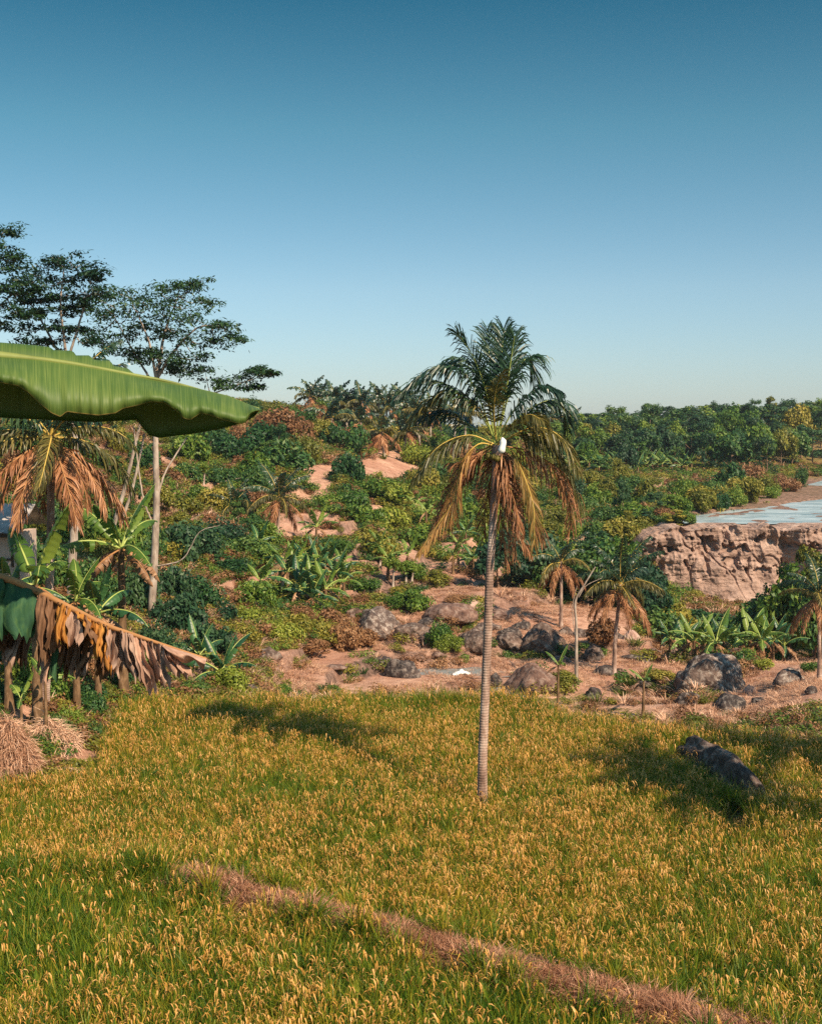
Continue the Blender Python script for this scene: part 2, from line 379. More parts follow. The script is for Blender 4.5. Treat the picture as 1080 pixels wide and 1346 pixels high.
def tube(mb, pts, rad, n=8, mat=0, cap=True):
    pts = np.asarray([tuple(p) for p in pts], float); k = len(pts); rad = np.broadcast_to(np.asarray(rad, float), (k,))
    T = np.gradient(pts, axis=0); T /= np.linalg.norm(T, axis=1)[:, None] + 1e-9
    ref = np.array([0, 1, 0.]) if abs(T[:, 1]).mean() < .8 else np.array([1., 0, 0])
    A = np.cross(T, ref); A /= np.linalg.norm(A, axis=1)[:, None] + 1e-9; B = np.cross(T, A)
    a = np.linspace(0, 2 * PI, n, endpoint=False)
    V = pts[:, None] + rad[:, None, None] * (np.cos(a)[None, :, None] * A[:, None] + np.sin(a)[None, :, None] * B[:, None])
    i, j = np.meshgrid(np.arange(k - 1), np.arange(n), indexing='ij'); j2 = (j + 1) % n
    Q = np.stack([i * n + j, i * n + j2, (i + 1) * n + j2, (i + 1) * n + j], -1).reshape(-1, 4)
    mb.add(V.reshape(-1, 3), Q, mat, True)
    if cap: mb.add(V[-1], [list(range(n))], mat)
def curve(ctrl, n=12):
    """Catmull-Rom through control points"""
    P = [np.array(tuple(p), float) for p in ctrl]; P = [2 * P[0] - P[1]] + P + [2 * P[-1] - P[-2]]
    out = []; m = len(P) - 3
    for t in np.linspace(0, m, n):
        k = min(int(t), m - 1); u = t - k; p0, p1, p2, p3 = P[k:k + 4]
        out.append(.5 * ((2 * p1) + (-p0 + p2) * u + (2 * p0 - 5 * p1 + 4 * p2 - p3) * u * u + (-p0 + 3 * p1 - 3 * p2 + p3) * u ** 3))
    return np.array(out)
def unit(a): return a / (np.linalg.norm(a, axis=-1, keepdims=True) + 1e-9)
def leaves(mb, C, N, size, aspect=.5, mat=0, droop=0.0, r=None):
    """one rhombic leaf per centre, in the plane across N"""
    r = r or rng; n = len(C); size = np.broadcast_to(size, (n,))[:, None]
    R = unit(r.normal(size=(n, 3))); U = unit(np.cross(N, R)); U[:, 2] -= droop; U = unit(U); W = unit(np.cross(U, N))
    V = np.stack([C - U * size * .5, C + W * size * aspect * .5 - U * size * .05, C + U * size * .5, C - W * size * aspect * .5 - U * size * .05], 1)
    mb.add(V.reshape(-1, 3), np.arange(4 * n).reshape(-1, 4), mat)
def lobe(mb, c, rad, n, size, mat=0, up=.5, r=None, aspect=.5, hollow=.55, jit=.9):
    r = r or rng
    D = unit(r.normal(size=(n, 3))); rr = hollow + (1 - hollow) * r.random(n) ** .6; rr *= .85 + .3 * r.random(n)
    C = np.asarray(c) + D * rr[:, None] * np.asarray(rad)
    N = unit(D + np.array([0, 0, up]) + jit * r.normal(size=(n, 3)) * .6)
    leaves(mb, C, N, size * (.7 + .6 * r.random(n)), aspect, mat, r=r)

def rise(d): return 1
# ------------------------------------------------------------------ the ground sheet
Ys = np.concatenate([np.linspace(-60, 1.5, 24), np.exp(np.linspace(math.log(2), math.log(990), 640))])
Rs = np.concatenate([np.linspace(-1500, -100, 60, endpoint=False), np.linspace(-100, 1180, 330, endpoint=False), np.linspace(1180, 2990, 70)])
RR, YY = np.meshgrid((Rs - 540) / F, Ys); XX = RR * np.maximum(YY, 14)
ZZ = terrain_z(XX, YY)
# what grows or lies where: r bare soil and straw, g river-worn rock, b dark paddy mud
PX, PY = project(XX, np.maximum(YY, 1), ZZ)
def blob(cx, cy, rx, ry, a=1.0): return a * np.exp(-(((PX - cx) / rx) ** 2 + ((PY - cy) / ry) ** 2) ** 1.5)
bare = np.zeros_like(XX) + .16 + .5 * sm(.52, .64, fbm(XX / 7, YY / 9, 123, 3)) * sm(56, 70, YY)
for b in [(600, 790, 110, 26, 1), (575, 752, 46, 12, 1), (500, 775, 90, 9, 1), (470, 705, 60, 9, 1), (560, 712, 40, 8, .9), (520, 735, 60, 9, 1), (455, 735, 40, 8, .9), (500, 768, 70, 10, 1), (440, 810, 50, 9, .8), (600, 722, 50, 9, .9), (390, 675, 40, 7, .8), (350, 760, 50, 7, .8), (280, 690, 40, 7, .7), (515, 612, 72, 36, 1), (400, 700, 90, 8, .8), (350, 660, 40, 8, .7), (560, 640, 40, 8, .6), (430, 755, 50, 7, .7), (645, 745, 40, 10, .7), (230, 830, 40, 8, .5), (330, 790, 50, 7, .7), (470, 715, 40, 8, .7), (700, 640, 40, 7, .6), (620, 640, 40, 7, .5), (500, 618, 75, 24, 1), (418, 622, 36, 22, 1), (200, 660, 60, 14, .9), (262, 648, 45, 10, .8), (215, 690, 60, 12, .8), (280, 735, 60, 10, .7),
          (300, 770, 60, 16, .8), (410, 872, 100, 28, 1), (390, 690, 60, 20, .8), (380, 735, 60, 8, .5), (570, 760, 40, 24, 1), (510, 755, 50, 14, .8), (620, 800, 130, 32, 1),
          (760, 850, 220, 75, 1), (610, 775, 100, 30, 1), (545, 770, 60, 12, .8), (960, 900, 260, 50, 1), (600, 880, 300, 40, 1), (850, 642, 80, 14, 1), (920, 640, 60, 10, .8), (455, 560, 40, 10, .6),
          (480, 830, 80, 30, .7), (330, 590, 50, 14, .3), (30, 950, 60, 40, .8), (100, 990, 50, 30, .8), (820, 640, 30, 10, .9), (760, 700, 40, 18, .35), (700, 690, 30, 20, .3)]:
    bare = np.maximum(bare, blob(*b))
far = sm(100, 240, YY); bare = bare * (1 - .5 * far)
cc = 540 + F * XX / np.maximum(YY, 14)
farb = np.interp(cc, [860, 900, 960, 1020, 1080, 1300, 3000], [131, 141, 158, 178, 225, 250, 260]); rockm = sm(865, 880, cc) * sm(128, 129.5, YY) * (1 - sm(0, 9, YY - farb)) * .8; rockm = np.maximum(rockm, in_river(XX, YY))
tq = (base_z(XX, YY) + (fbm(XX / 8, YY / 8, 3, 2) - .5) * 2.2) / 1.05; tq = tq - np.floor(tq); riser = sm(.74, .80, tq) * (1 - sm(.97, 1.0, tq)) * sm(53, 58, YY) * (1 - sm(110, 120, YY)) * sm(330, 400, cc) * (1 - sm(930, 1050, cc))
rockm = np.maximum(rockm, riser * (.6 + .6 * vnoise(XX / 2, YY / 2, 66)))
mudm = (1 - sm(-.5, .8, YY - np.interp(cc, [-400, 0, 60, 115, 135, 155, 220, 300, 450, 700, 880, 1080, 1300], [33, 36, 36, 36.5, 40.3, 45, 46.5, 47, 47, 46.3, 42.8, 41, 40.5]))) * sm(15, 19, YY) * (1 - .95 * np.exp(-(seg_dist(XX, YY, BUND) / .75) ** 4) * sm(-9, -5, XX))
KINDCOL = np.stack([bare, rockm, mudm, np.ones_like(bare)], -1)
ny, nx = XX.shape
ii, jj = np.meshgrid(np.arange(ny - 1), np.arange(nx - 1), indexing='ij')
Q = np.stack([ii * nx + jj, ii * nx + jj + 1, (ii + 1) * nx + jj + 1, (ii + 1) * nx + jj], -1).reshape(-1, 4)
g = MB(); g.add(np.stack([XX, YY, ZZ], -1).reshape(-1, 3), Q, 0, True)
gm = g.data('ground', ['ground']); ca = gm.color_attributes.new('kind', 'FLOAT_COLOR', 'POINT'); ca.data.foreach_set('color', KINDCOL.ravel())
kind(link('ground', gm), 'structure')

# the river on its shelf, and the puddles of the harvested terrace
def sheet(name, poly, z, mat, nsub=1):
    me = bpy.data.meshes.new(name); me.from_pydata([(x, y, z) for x, y in poly], [], [list(range(len(poly)))]); me.materials.append(M[mat])
    o = link(name, me); return kind(o, 'structure')
def cx(c, d): return (c - 540) / F * d
sheet('river_water', [(cx(868, 131), 131), (cx(1080, 130.2), 130.2), (cx(2900, 130.2), 130.2), (cx(2900, 270), 270), (cx(1300, 262), 262), (cx(1080, 222), 222), (cx(1020, 184), 184), (cx(940, 165), 165), (cx(880, 150), 150)], 0.02, 'river')

# the rock cliff under the river shelf
def cliff():
    cs = np.linspace(835, 1500, 620); hs = np.linspace(0, 1, 150)
    Cc, Hh = np.meshgrid(cs, hs, indexing='ij')
    X0 = (Cc - 540) / F * 127.0
    top = np.interp(Cc, [835, 850, 880, 2000], [-1.6, -.5, .15, .15]) + (fbm(X0 / 1.5, X0 * 0, 41, 4) - .5) * .9
    Z = -9.5 + Hh * (top + 9.5)
    big = (fbm(X0 / 5.5 + Z * .12, Z / 9, 51, 3) - .5) * 2.8
    rid = 1 - abs(2 * fbm(X0 / 1.7 + Z * .08, Z / 8, 61, 4) - 1)
    strata = (fbm(X0 / 6, Z / .8, 71, 3) - .5) * 1.3
    fine = (fbm(X0 / .9, Z / .9, 81, 5) - .5) * .75
    holes = sm(.58, .70, fbm(X0 / .9, Z / 1.1, 91, 3)) * sm(-6.0, -3.0, Z) * .9 + sm(.03, 0.0, abs(fbm(X0 / 3.5 + Z * .1, Z / 6.0, 95, 4) - .5)) * .35 * sm(-9, -4, Z)
    slope = (1 - Hh) ** 1.5 * 5.0 * sm(835, 900, Cc)
    Y = 127.6 - slope - big - rid * 1.6 * sm(-7, -1, Z) - strata * sm(-8, -2, Z) - fine + holes
    Y = np.minimum(Y, 128.9) * 1.0
    ledge = Hh > .985; Y = np.where(ledge, np.minimum(Y + 1.4, 130.6), Y); Z = np.where(ledge, Z - .02, Z)
    Y = np.where(Hh >= 1, 131.0, Y); Z = np.where(Hh >= 1, np.minimum(Z, .12), Z)
    n0, n1 = Cc.shape; i, j = np.meshgrid(np.arange(n0 - 1), np.arange(n1 - 1), indexing='ij')
    Qc = np.stack([i * n1 + j, (i + 1) * n1 + j, (i + 1) * n1 + j + 1, i * n1 + j + 1], -1).reshape(-1, 4)
    mb = MB(); mb.add(np.stack([X0, Y, Z], -1).reshape(-1, 3), Qc, 0, False)
    kind(mb.build('cliff', ['cliff']), 'structure')
cliff()

# ------------------------------------------------------------------ stuff: rice, straw, low growth (uncountable)
def inst_group(col):
    ng = bpy.data.node_groups.new('scatter_' + col.name, 'GeometryNodeTree')
    ng.interface.new_socket('Geometry', in_out='INPUT', socket_type='NodeSocketGeometry'); ng.interface.new_socket('Geometry', in_out='OUTPUT', socket_type='NodeSocketGeometry')
    N = ng.nodes; L = ng.links; gi = N.new('NodeGroupInput'); go = N.new('NodeGroupOutput')
    ci = N.new('GeometryNodeCollectionInfo'); ci.inputs['Collection'].default_value = col; ci.inputs['Separate Children'].default_value = True; ci.inputs['Reset Children'].default_value = True
    iop = N.new('GeometryNodeInstanceOnPoints'); iop.inputs['Pick Instance'].default_value = True
    def at_(name, typ):
        a = N.new('GeometryNodeInputNamedAttribute'); a.data_type = typ; a.inputs['Name'].default_value = name
        return [s for s in a.outputs if s.enabled and s.name == 'Attribute'][0]
    L.new(gi.outputs[0], iop.inputs['Points']); L.new(ci.outputs[0], iop.inputs['Instance'])
    L.new(at_('idx', 'INT'), iop.inputs['Instance Index'])
    e2r = N.new('FunctionNodeEulerToRotation'); L.new(at_('rot', 'FLOAT_VECTOR'), e2r.inputs[0]); L.new(e2r.outputs[0], iop.inputs['Rotation'])
    L.new(at_('scl', 'FLOAT_VECTOR'), iop.inputs['Scale']); L.new(iop.outputs[0], go.inputs[0]); return ng
def scatter(name, label, P3, idx, rot, scl, meshes):
    col = bpy.data.collections.new(name + '_clumps')
    for k, me in enumerate(meshes):
        o = bpy.data.objects.new('%s_clump_%02d' % (name, k), me); col.objects.link(o)
    me = bpy.data.meshes.new(name); n = len(P3); me.vertices.add(n); me.vertices.foreach_set('co', np.asarray(P3, float).ravel())
    a = me.attributes.new('idx', 'INT', 'POINT'); a.data.foreach_set('value', np.asarray(idx, np.int32))
    a = me.attributes.new('rot', 'FLOAT_VECTOR', 'POINT'); a.data.foreach_set('vector', np.asarray(rot, float).ravel())
    a = me.attributes.new('scl', 'FLOAT_VECTOR', 'POINT'); a.data.foreach_set('vector', np.asarray(scl, float).ravel())
    o = link(name, me); md = o.modifiers.new('scatter', 'NODES'); md.node_group = inst_group(col)
    return kind(o, 'stuff', label)
def blades(mb, n, h, spread, w, mat, bend=.4, r=None, base=.06, seg=3):
    r = r or rng; a = r.random(n) * 2 * PI; out = np.stack([np.cos(a), np.sin(a), 0 * a], -1)
    hh = h * (.6 + .5 * r.random(n)); b0 = out * (base * r.random(n))[:, None] ; sp = spread * (.3 + r.random(n)); bd = bend * (.3 + 1.2 * r.random(n))
    side = np.stack([-np.sin(a), np.cos(a), 0 * a], -1); tw = r.normal(size=n) * .8; side = unit(side * np.cos(tw)[:, None] + out * np.sin(tw)[:, None])
    pts = []
    for k in range(seg + 1):
        t = k / seg; z = hh * (t - bd * t ** 3 * .6); x = sp * t + bd * hh * t ** 2.5 * .8
        p = b0 + out * x[:, None] + np.array([0, 0, 1.]) * z[:, None]; ww = w * (1 - t ** 2.2) * .5 + .0005
        pts += [p - side * ww, p + side * ww]
    V = np.stack(pts, 1); m = 2 * (seg + 1); q = np.array([[2 * k, 2 * k + 1, 2 * k + 3, 2 * k + 2] for k in range(seg)])
    mb.add(V.reshape(-1, 3), (q[None] + (np.arange(n) * m)[:, None, None]).reshape(-1, 4), mat)
def ears(mb, n, h, mat, r, w=.022, ln=.2):
    a = r.random(n) * 2 * PI; out = np.stack([np.cos(a), np.sin(a), 0 * a], -1); hh = h * (.78 + .28 * r.random(n)); L = ln * (.7 + .6 * r.random(n))
    p0 = out * (.05 + .08 * r.random(n))[:, None] + np.array([0, 0, 1.]) * hh[:, None]
    side = np.stack([-np.sin(a), np.cos(a), 0 * a], -1); pts = []
    for k, (fx, fz, fw) in enumerate([(0, 0, .3), (.14, .22, .8), (.34, .26, 1.1), (.52, .04, 1.0), (.58, -.34, .3)]):
        p = p0 + out * (L * fx)[:, None] + np.array([0, 0, 1.]) * (L * fz)[:, None]; pts += [p - side * w * fw * .5, p + side * w * fw * .5]
    V = np.stack(pts, 1); q = np.array([[2 * k, 2 * k + 1, 2 * k + 3, 2 * k + 2] for k in range(4)])
    mb.add(V.reshape(-1, 3), (q[None] + (np.arange(n) * 10)[:, None, None]).reshape(-1, 4), mat)
rice_meshes = []
for k in range(10):
    r = np.random.default_rng(100 + k); mb = MB(); g_ = k >= 6          # 0-5 ripening, 6-9 still green
    blades(mb, 22, .86, .20, .023, 1 if g_ else 0, .35, r); blades(mb, 12, .78, .16, .020, 1, .5, r); blades(mb, 8, 1.0, .14, .019, 0, .2, r)
    if g_: blades(mb, 8, .86, .06, .017, 1, .2, r); ears(mb, 2, .80, 2, r, .022, .2) if k < 8 else None
    else: ears(mb, 5 + (k % 3) * 2, .78, 2, r, .0155, .19)
    rice_meshes.append(mb.data('rice_clump', ['rice_blade', 'rice_green', 'rice_ear']))
sp = .235
gx = np.arange(-24, 26, sp); gy = np.arange(16.6, 48, sp); GX, GY = np.meshgrid(gx, gy)
GX = GX + rng.normal(size=GX.shape) * .055; GY = GY + rng.normal(size=GX.shape) * .055; GX = GX.ravel(); GY = GY.ravel()
c_ = 540 + F * GX / GY
farE = np.interp(c_, [-400, -60, 0, 60, 115, 135, 155, 220, 300, 450, 600, 700, 740, 800, 880, 980, 1080, 1500], [33, 35.2, 35.8, 35.8, 36.2, 40, 44.6, 46.2, 46.5, 46.7, 46.4, 46.0, 44.4, 43.6, 42.3, 41.4, 40.6, 40])
bd = -seg_dist(GX, GY, BUND) * np.sign(seg_dist(np.array([0.]), np.array([19.5]), BUND))[0]
keep = (GY < farE + (fbm(GX / 2, GY * 0, 5, 3) - .5) * 1.6) & (c_ > -260) & (c_ < 1420) & ~((np.abs(bd + .2 * (vnoise(GX * .8, GY * 0, 2) - .5)) < .60 + .70 * (vnoise(GX * 1.6, GY * 1.6, 8) - .5)) & (GX > -5.7)) & (np.hypot(GX - 1.95, GY - 34.2) > .24)
# the low rock ridge standing in the field and the scuffed soil below it
R0, R1 = at(888, 972, 39.8), at(992, 1032, 34.9)
rd = np.abs(seg_dist(GX, GY, [(R0.x, R0.y), (R1.x, R1.y)])); keep &= rd > .46
sc0, sc1 = at(955, 1048, 34.2), at(974, 1078, 32.4); keep &= np.abs(seg_dist(GX, GY, [(sc0.x, sc0.y), (sc1.x, sc1.y)])) > .5
GX, GY, c_, bd = GX[keep], GY[keep], c_[keep], bd[keep]; n = len(GX)
GZ = terrain_z(GX, GY)
nb = fbm(GX / 3.5, GY / 3.5, 77, 3); rr_ = rng.random(n)
greenp = np.clip(.36 + 1.7 * (nb - .5) + .42 * sm(.2, 2.2, -bd) + .38 * sm(43.5, 46, GY) * sm(480, 560, c_), .03, .95)
greenp = np.clip(greenp + .4 * np.exp(-((c_ - 200) / 130) ** 2) * sm(38, 46, GY), 0, .95)
idx = np.where(rr_ < greenp, rng.integers(6, 10, n), rng.integers(0, 6, n))
lean = (fbm(GX / 2.2, GY / 2.2, 44, 3) - .5); lean2 = (fbm(GX / 2.6, GY / 2.6, 46, 3) - .5)
rz_ = rng.random(n) * 2 * PI
rot = np.stack([rng.normal(size=n) * .12 + lean * .9, rng.normal(size=n) * .12 + lean2 * .9, rz_], -1)
s_ = .86 + .3 * rng.random(n) + .22 * (fbm(GX / 1.3, GY / 1.3, 15, 2) - .5); s_ = s_ * np.where(bd < -.2, 1.10, 1)
s_ = s_ * (1 + .22 * sm(45, 46, GY) * sm(520, 560, c_) * (1 - sm(830, 860, c_)))
scatter('rice_plants', 'ripening yellow green rice plants covering the field', np.stack([GX, GY, GZ - .02], -1), idx, rot, np.stack([s_ * 1.1, s_ * 1.1, s_], -1), rice_meshes)

# straw litter and stubble: on the bund and on the harvested terraces
straw_meshes = []
for k in range(5):
    r = np.random.default_rng(200 + k); mb = MB(); blades(mb, 30, .14, .30, .020, 0, 1.0, r, .2); blades(mb, 8, .26, .08, .014, 0, .3, r, .14); straw_meshes.append(mb.data('straw_clump', ['straw']))
n = 5200; T_ = rng.random(n) * 19 - 9.8; BX = []; pts = np.array(BUND)
bx = np.interp(rng.random(n), [0, 1], [-5.9, 8.0]); by = np.interp(bx, pts[:, 0], pts[:, 1]) + rng.normal(size=n) * .46
SX = rng.uniform(-14, 42, 60000); SY = rng.uniform(53, 102, 60000); sc_ = 540 + F * SX / SY; sz = terrain_z(SX, SY); spx, spy = project(SX, SY, sz)
kp = (sc_ > 350) & (sc_ < 1180) & (spy > np.interp(spx, [350, 450, 500, 560, 640, 700, 760, 850, 900, 1100], [868, 852, 800, 748, 748, 775, 785, 795, 855, 868])) & (vnoise(SX / 3, SY / 3, 4) > .42)
SX, SY = SX[kp][:11000], SY[kp][:11000]
mulch = [b_.copy() for b_ in straw_meshes]
for b_ in mulch: b_.materials[0] = M['mulch']
scatter('bund_mulch', 'reddish dry stalks and mulch lying along the bund', np.stack([bx, by, terrain_z(bx, by) + .01], -1), rng.integers(0, 5, n), np.stack([rng.normal(size=n) * .3, rng.normal(size=n) * .3, rng.random(n) * 6.28], -1), np.stack([.4 + .7 * rng.random(n) ** 2] * 3, -1), mulch)
bx = bx[:0]; by = by[:0]
X_ = np.concatenate([bx, SX]); Y_ = np.concatenate([by, SY]); n = len(X_)
s_ = np.concatenate([.6 + .5 * rng.random(len(bx)), .5 + .8 * rng.random(len(SX))])
scatter('straw_litter', 'pinkish dry straw and stubble on the harvested terraces', np.stack([X_, Y_, terrain_z(X_, Y_) - .02], -1), rng.integers(0, 5, n), np.stack([rng.normal(size=n) * .15, rng.normal(size=n) * .15, rng.random(n) * 6.28], -1), np.stack([s_] * 3, -1), straw_meshes)

# low growth on the slopes
low_meshes = []
for k, (mat, n1) in enumerate([('grass_green', 40), ('grass_dark', 40), ('leaf_olive', 0), ('leaf_dark', 0), ('leaf_brown', 0), ('straw', 34), ('leaf_green', 0)]):
    r = np.random.default_rng(300 + k); mb = MB()
    if n1: blades(mb, n1, .7, .3, .045, 0, .6, r, .25)
    else:
        for q in range(4): lobe(mb, (r.normal() * .3, r.normal() * .3, .22 + .15 * r.random()), (.34, .34, .26), 70, .13, 0, .6, r)
    low_meshes.append(mb.data('low_growth_clump', [mat]))
N0 = 120000
d_ = np.exp(rng.uniform(math.log(36), math.log(240), N0)); cpx = rng.uniform(-120, 1200, N0); LX = (cpx - 540) / F * d_; LY = d_; LZ = terrain_z(LX, LY); lpx, lpy = project(LX, LY, LZ)
PXr = np.interp(cpx, Rs, np.arange(len(Rs))).astype(int); PYr = np.clip(np.searchsorted(Ys, LY), 0, len(Ys) - 1)
bv = bare[PYr, PXr] + (vnoise(LX / 1.7, LY / 1.7, 3) - .5) * .5; rv = rockm[PYr, PXr]
harvest = (cpx > 350) & (lpy > np.interp(lpx, [350, 450, 500, 560, 640, 700, 760, 850, 900, 1100], [868, 852, 800, 748, 748, 775, 785, 795, 855, 868])) & (LY > 52) & (LY < 104)
bv = np.where(harvest & (riser[PYr, PXr] > .45), .3, bv); rv = np.where(harvest, 0, rv)
kp = (LY > np.interp(cpx, [-400, 0, 60, 115, 135, 155, 220, 300, 450, 700, 880, 1080, 1300], [33.5, 36.3, 36.3, 36.8, 40.6, 45.2, 46.8, 47.2, 47.5, 46.8, 43.2, 41.5, 41])) & (bv < .55) & (rv < .1) & (~harvest | (rng.random(N0) < .03) | ((riser[PYr, PXr] > .45) & (rng.random(N0) < .15)))
LX, LY, LZ, bv, cpx = LX[kp], LY[kp], LZ[kp], bv[kp], cpx[kp]; n = len(LX)
u = rng.random(n) + (fbm(LX / 8, LY / 8, 55, 2) - .5) * 1.1 + bv * .35
idx = np.select([u < .08, u < .28, u < .50, u < .66, u < .72, u < .88], [3, 6, 2, 0, 1, 4], 5)
s_ = (.55 + .75 * rng.random(n)) * (LY / 75) ** .6
scatter('undergrowth', 'low weeds and grass tufts covering the slopes', np.stack([LX, LY, LZ - .05], -1), idx, np.stack([rng.normal(size=n) * .1, rng.normal(size=n) * .1, rng.random(n) * 6.28], -1), np.stack([s_ * 1.1, s_ * 1.1, s_], -1), low_meshes)
# ------------------------------------------------------------------ plants: the builders
def frond(mb, P, nl, ll, w, droop, mat=0, r=None, t0=.12, twist=0.0, ragged=.15, up=(0, 0, 1.), jit=.07):
    """leaflets along the rachis curve P"""
    r = r or rng; P = np.asarray(P); k = len(P); s = np.linspace(0, 1, k)
    tt = np.repeat(np.linspace(t0, .995, nl), 2); side = np.tile([1., -1.], nl); m = len(tt)
    C = np.stack([np.interp(tt, s, P[:, i]) for i in range(3)], -1); G = np.gradient(P, axis=0)
    T = unit(np.stack([np.interp(tt, s, G[:, i]) for i in range(3)], -1))
    U = np.array(up) + 0 * T; S = unit(np.cross(T, U) + 1e-4); Nn = np.cross(S, T)
    if twist: S, Nn = S * math.cos(twist) + Nn * math.sin(twist), Nn * math.cos(twist) - S * math.sin(twist)
    L = ll * (np.sin(PI * np.clip(.12 + .86 * tt, 0, 1)) ** .6 * .75 + .25) * (1 + ragged * r.normal(size=m)); L = np.maximum(L, ll * .1)
    D = S * side[:, None] * (.9 - .45 * tt)[:, None] + T * (.45 + .6 * tt)[:, None] + Nn * (.18 + jit * 3 * r.normal(size=m))[:, None] + r.normal(size=(m, 3)) * jit; D = unit(D)
    dr = droop * (.6 + .8 * r.random(m)); g = np.array([0, 0, -1.])
    p1 = C + D * (L * .5)[:, None] + g * (L * dr * .12)[:, None]
    p2 = p1 + unit(D + g * (dr * .9)[:, None]) * (L * .32)[:, None]; p3 = p2 + unit(D + g * (dr * 2.0)[:, None]) * (L * .22)[:, None]
    Wd = unit(T * .8 + Nn * .5 * side[:, None] * 0 + r.normal(size=(m, 3)) * .25)
    V = np.stack([C - Wd * w * .35, C + Wd * w * .35, p1 - Wd * w * .5, p1 + Wd * w * .5, p2 - Wd * w * .35, p2 + Wd * w * .35, p3 - Wd * w * .06, p3 + Wd * w * .06], 1)
    q = np.array([[0, 1, 3, 2], [2, 3, 5, 4], [4, 5, 7, 6]])
    mb.add(V.reshape(-1, 3), (q[None] + (np.arange(m) * 8)[:, None, None]).reshape(-1, 4), mat)
def arch(L, el, bend, n=14, sag=0.0):
    """rachis from the origin along +X, launched at elevation el and bending down by bend over its length"""
    a = el - bend * np.linspace(0, 1, n) ** 1.25; st = L / (n - 1)
    x = np.concatenate([[0], np.cumsum(np.cos(a[:-1]) * st)]); z = np.concatenate([[0], np.cumsum(np.sin(a[:-1]) * st)])
    return np.stack([x, 0 * x, z], -1)
FR = {}
def frond_mesh(key, el, bend, mats, nl, w, droop, seed, L=3.2, ll=.62):
    r = np.random.default_rng(seed); P = arch(L, el, bend); P[:, 1] += np.linspace(0, 1, len(P)) ** 2 * r.normal() * .5
    mb = MB(); frond(mb, P, nl, ll, w, droop, 0, r); tube(mb, P, np.linspace(.035, .008, len(P)), 5, 1); FR[key] = mb.data('frond', mats)
for k, (el, bd_) in enumerate([(1.35, .8), (1.1, 1.1), (.8, 1.3), (.45, 1.5), (.1, 1.5), (-.5, .9)]):
    for q in range(2):
        mats = ['palm_green' if k < 3 else 'palm_olive' if k < 5 else 'palm_dry', 'midrib_yellow' if k < 5 else 'midrib_brown']
        frond_mesh((k, q), el, bd_, mats, 74, .062, 1.0 + .3 * k, 400 + k * 7 + q)
        frond_mesh(('far', k, q), el, bd_, mats, 26, .20, .9 + .3 * k, 500 + k * 7 + q, ll=.75)
def trunk_mesh(h, r0, r1, lean, mats, seed=0, n=26, ring=.02, sides=10):
    r = np.random.default_rng(seed); t = np.linspace(0, 1, n)
    P = np.stack([lean[0] * (t + .12 * np.sin(t * 5 + seed)), lean[1] * t, h * t], -1)
    R = r0 + (r1 - r0) * t ** .7 + .25 * r0 * np.exp(-t * h / .35) + ring * (np.arange(n) % 2 - .5) * r0 * 2
    mb = MB(); tube(mb, P - np.array([0, 0, .25]) * (t == 0)[:, None], R, sides, 0); return mb.data('trunk', mats), P[-1]
def palm(name, base, h, lean, size, fr_n, far=False, r0=.15, dry=.3, seed=1, spread=None):
    """a coconut palm: ringed trunk and fronds, the oldest hanging dry"""
    r = random.Random(seed); root = empty(name, base)
    me, top = trunk_mesh(h, r0, r0 * .62, lean, ['bark_palm' if not far else 'bark_pale'], seed, sides=7 if far else 10); link('trunk', me, root)
    for i in range(fr_n):
        t = (i + .5) / fr_n; k = min(5, int(t * (5 + dry * 1.6)));  key = ('far', k, i % 2) if far else (k, i % 2)
        f = link('frond', FR[key], root); f.location = (top[0], top[1], top[2] - .05 - .12 * t)
        f.rotation_euler = (r.uniform(-.25, .25), r.uniform(-.12, .12), i * 2.4 + r.uniform(-.35, .35)); s = size / 3.2 * r.uniform(.82, 1.12); f.scale = (s, s * r.choice((-1, 1)), s)
    if not far:
        mb = MB()
        for q in range(7):
            a = r.uniform(0, 6.28); c = np.array([math.cos(a) * .24, math.sin(a) * .24, -.1 - .18 * r.random()]); ico(mb, c, .12, 1)
        cn = mb.build('coconuts', ['coconut'], root); cn.location = top; cn.scale = (size / 3.2,) * 3
    return root
def ico(mb, c, rad, sub=2, mat=0, smooth=True):
    import bmesh
    bm = bmesh.new(); bmesh.ops.create_icosphere(bm, subdivisions=sub, radius=1.0); V = np.array([v.co[:] for v in bm.verts]); Fq = [[v.index for v in f.verts] for f in bm.faces]; bm.free()
    mb.add(V * rad + np.asarray(c), Fq, mat, smooth)

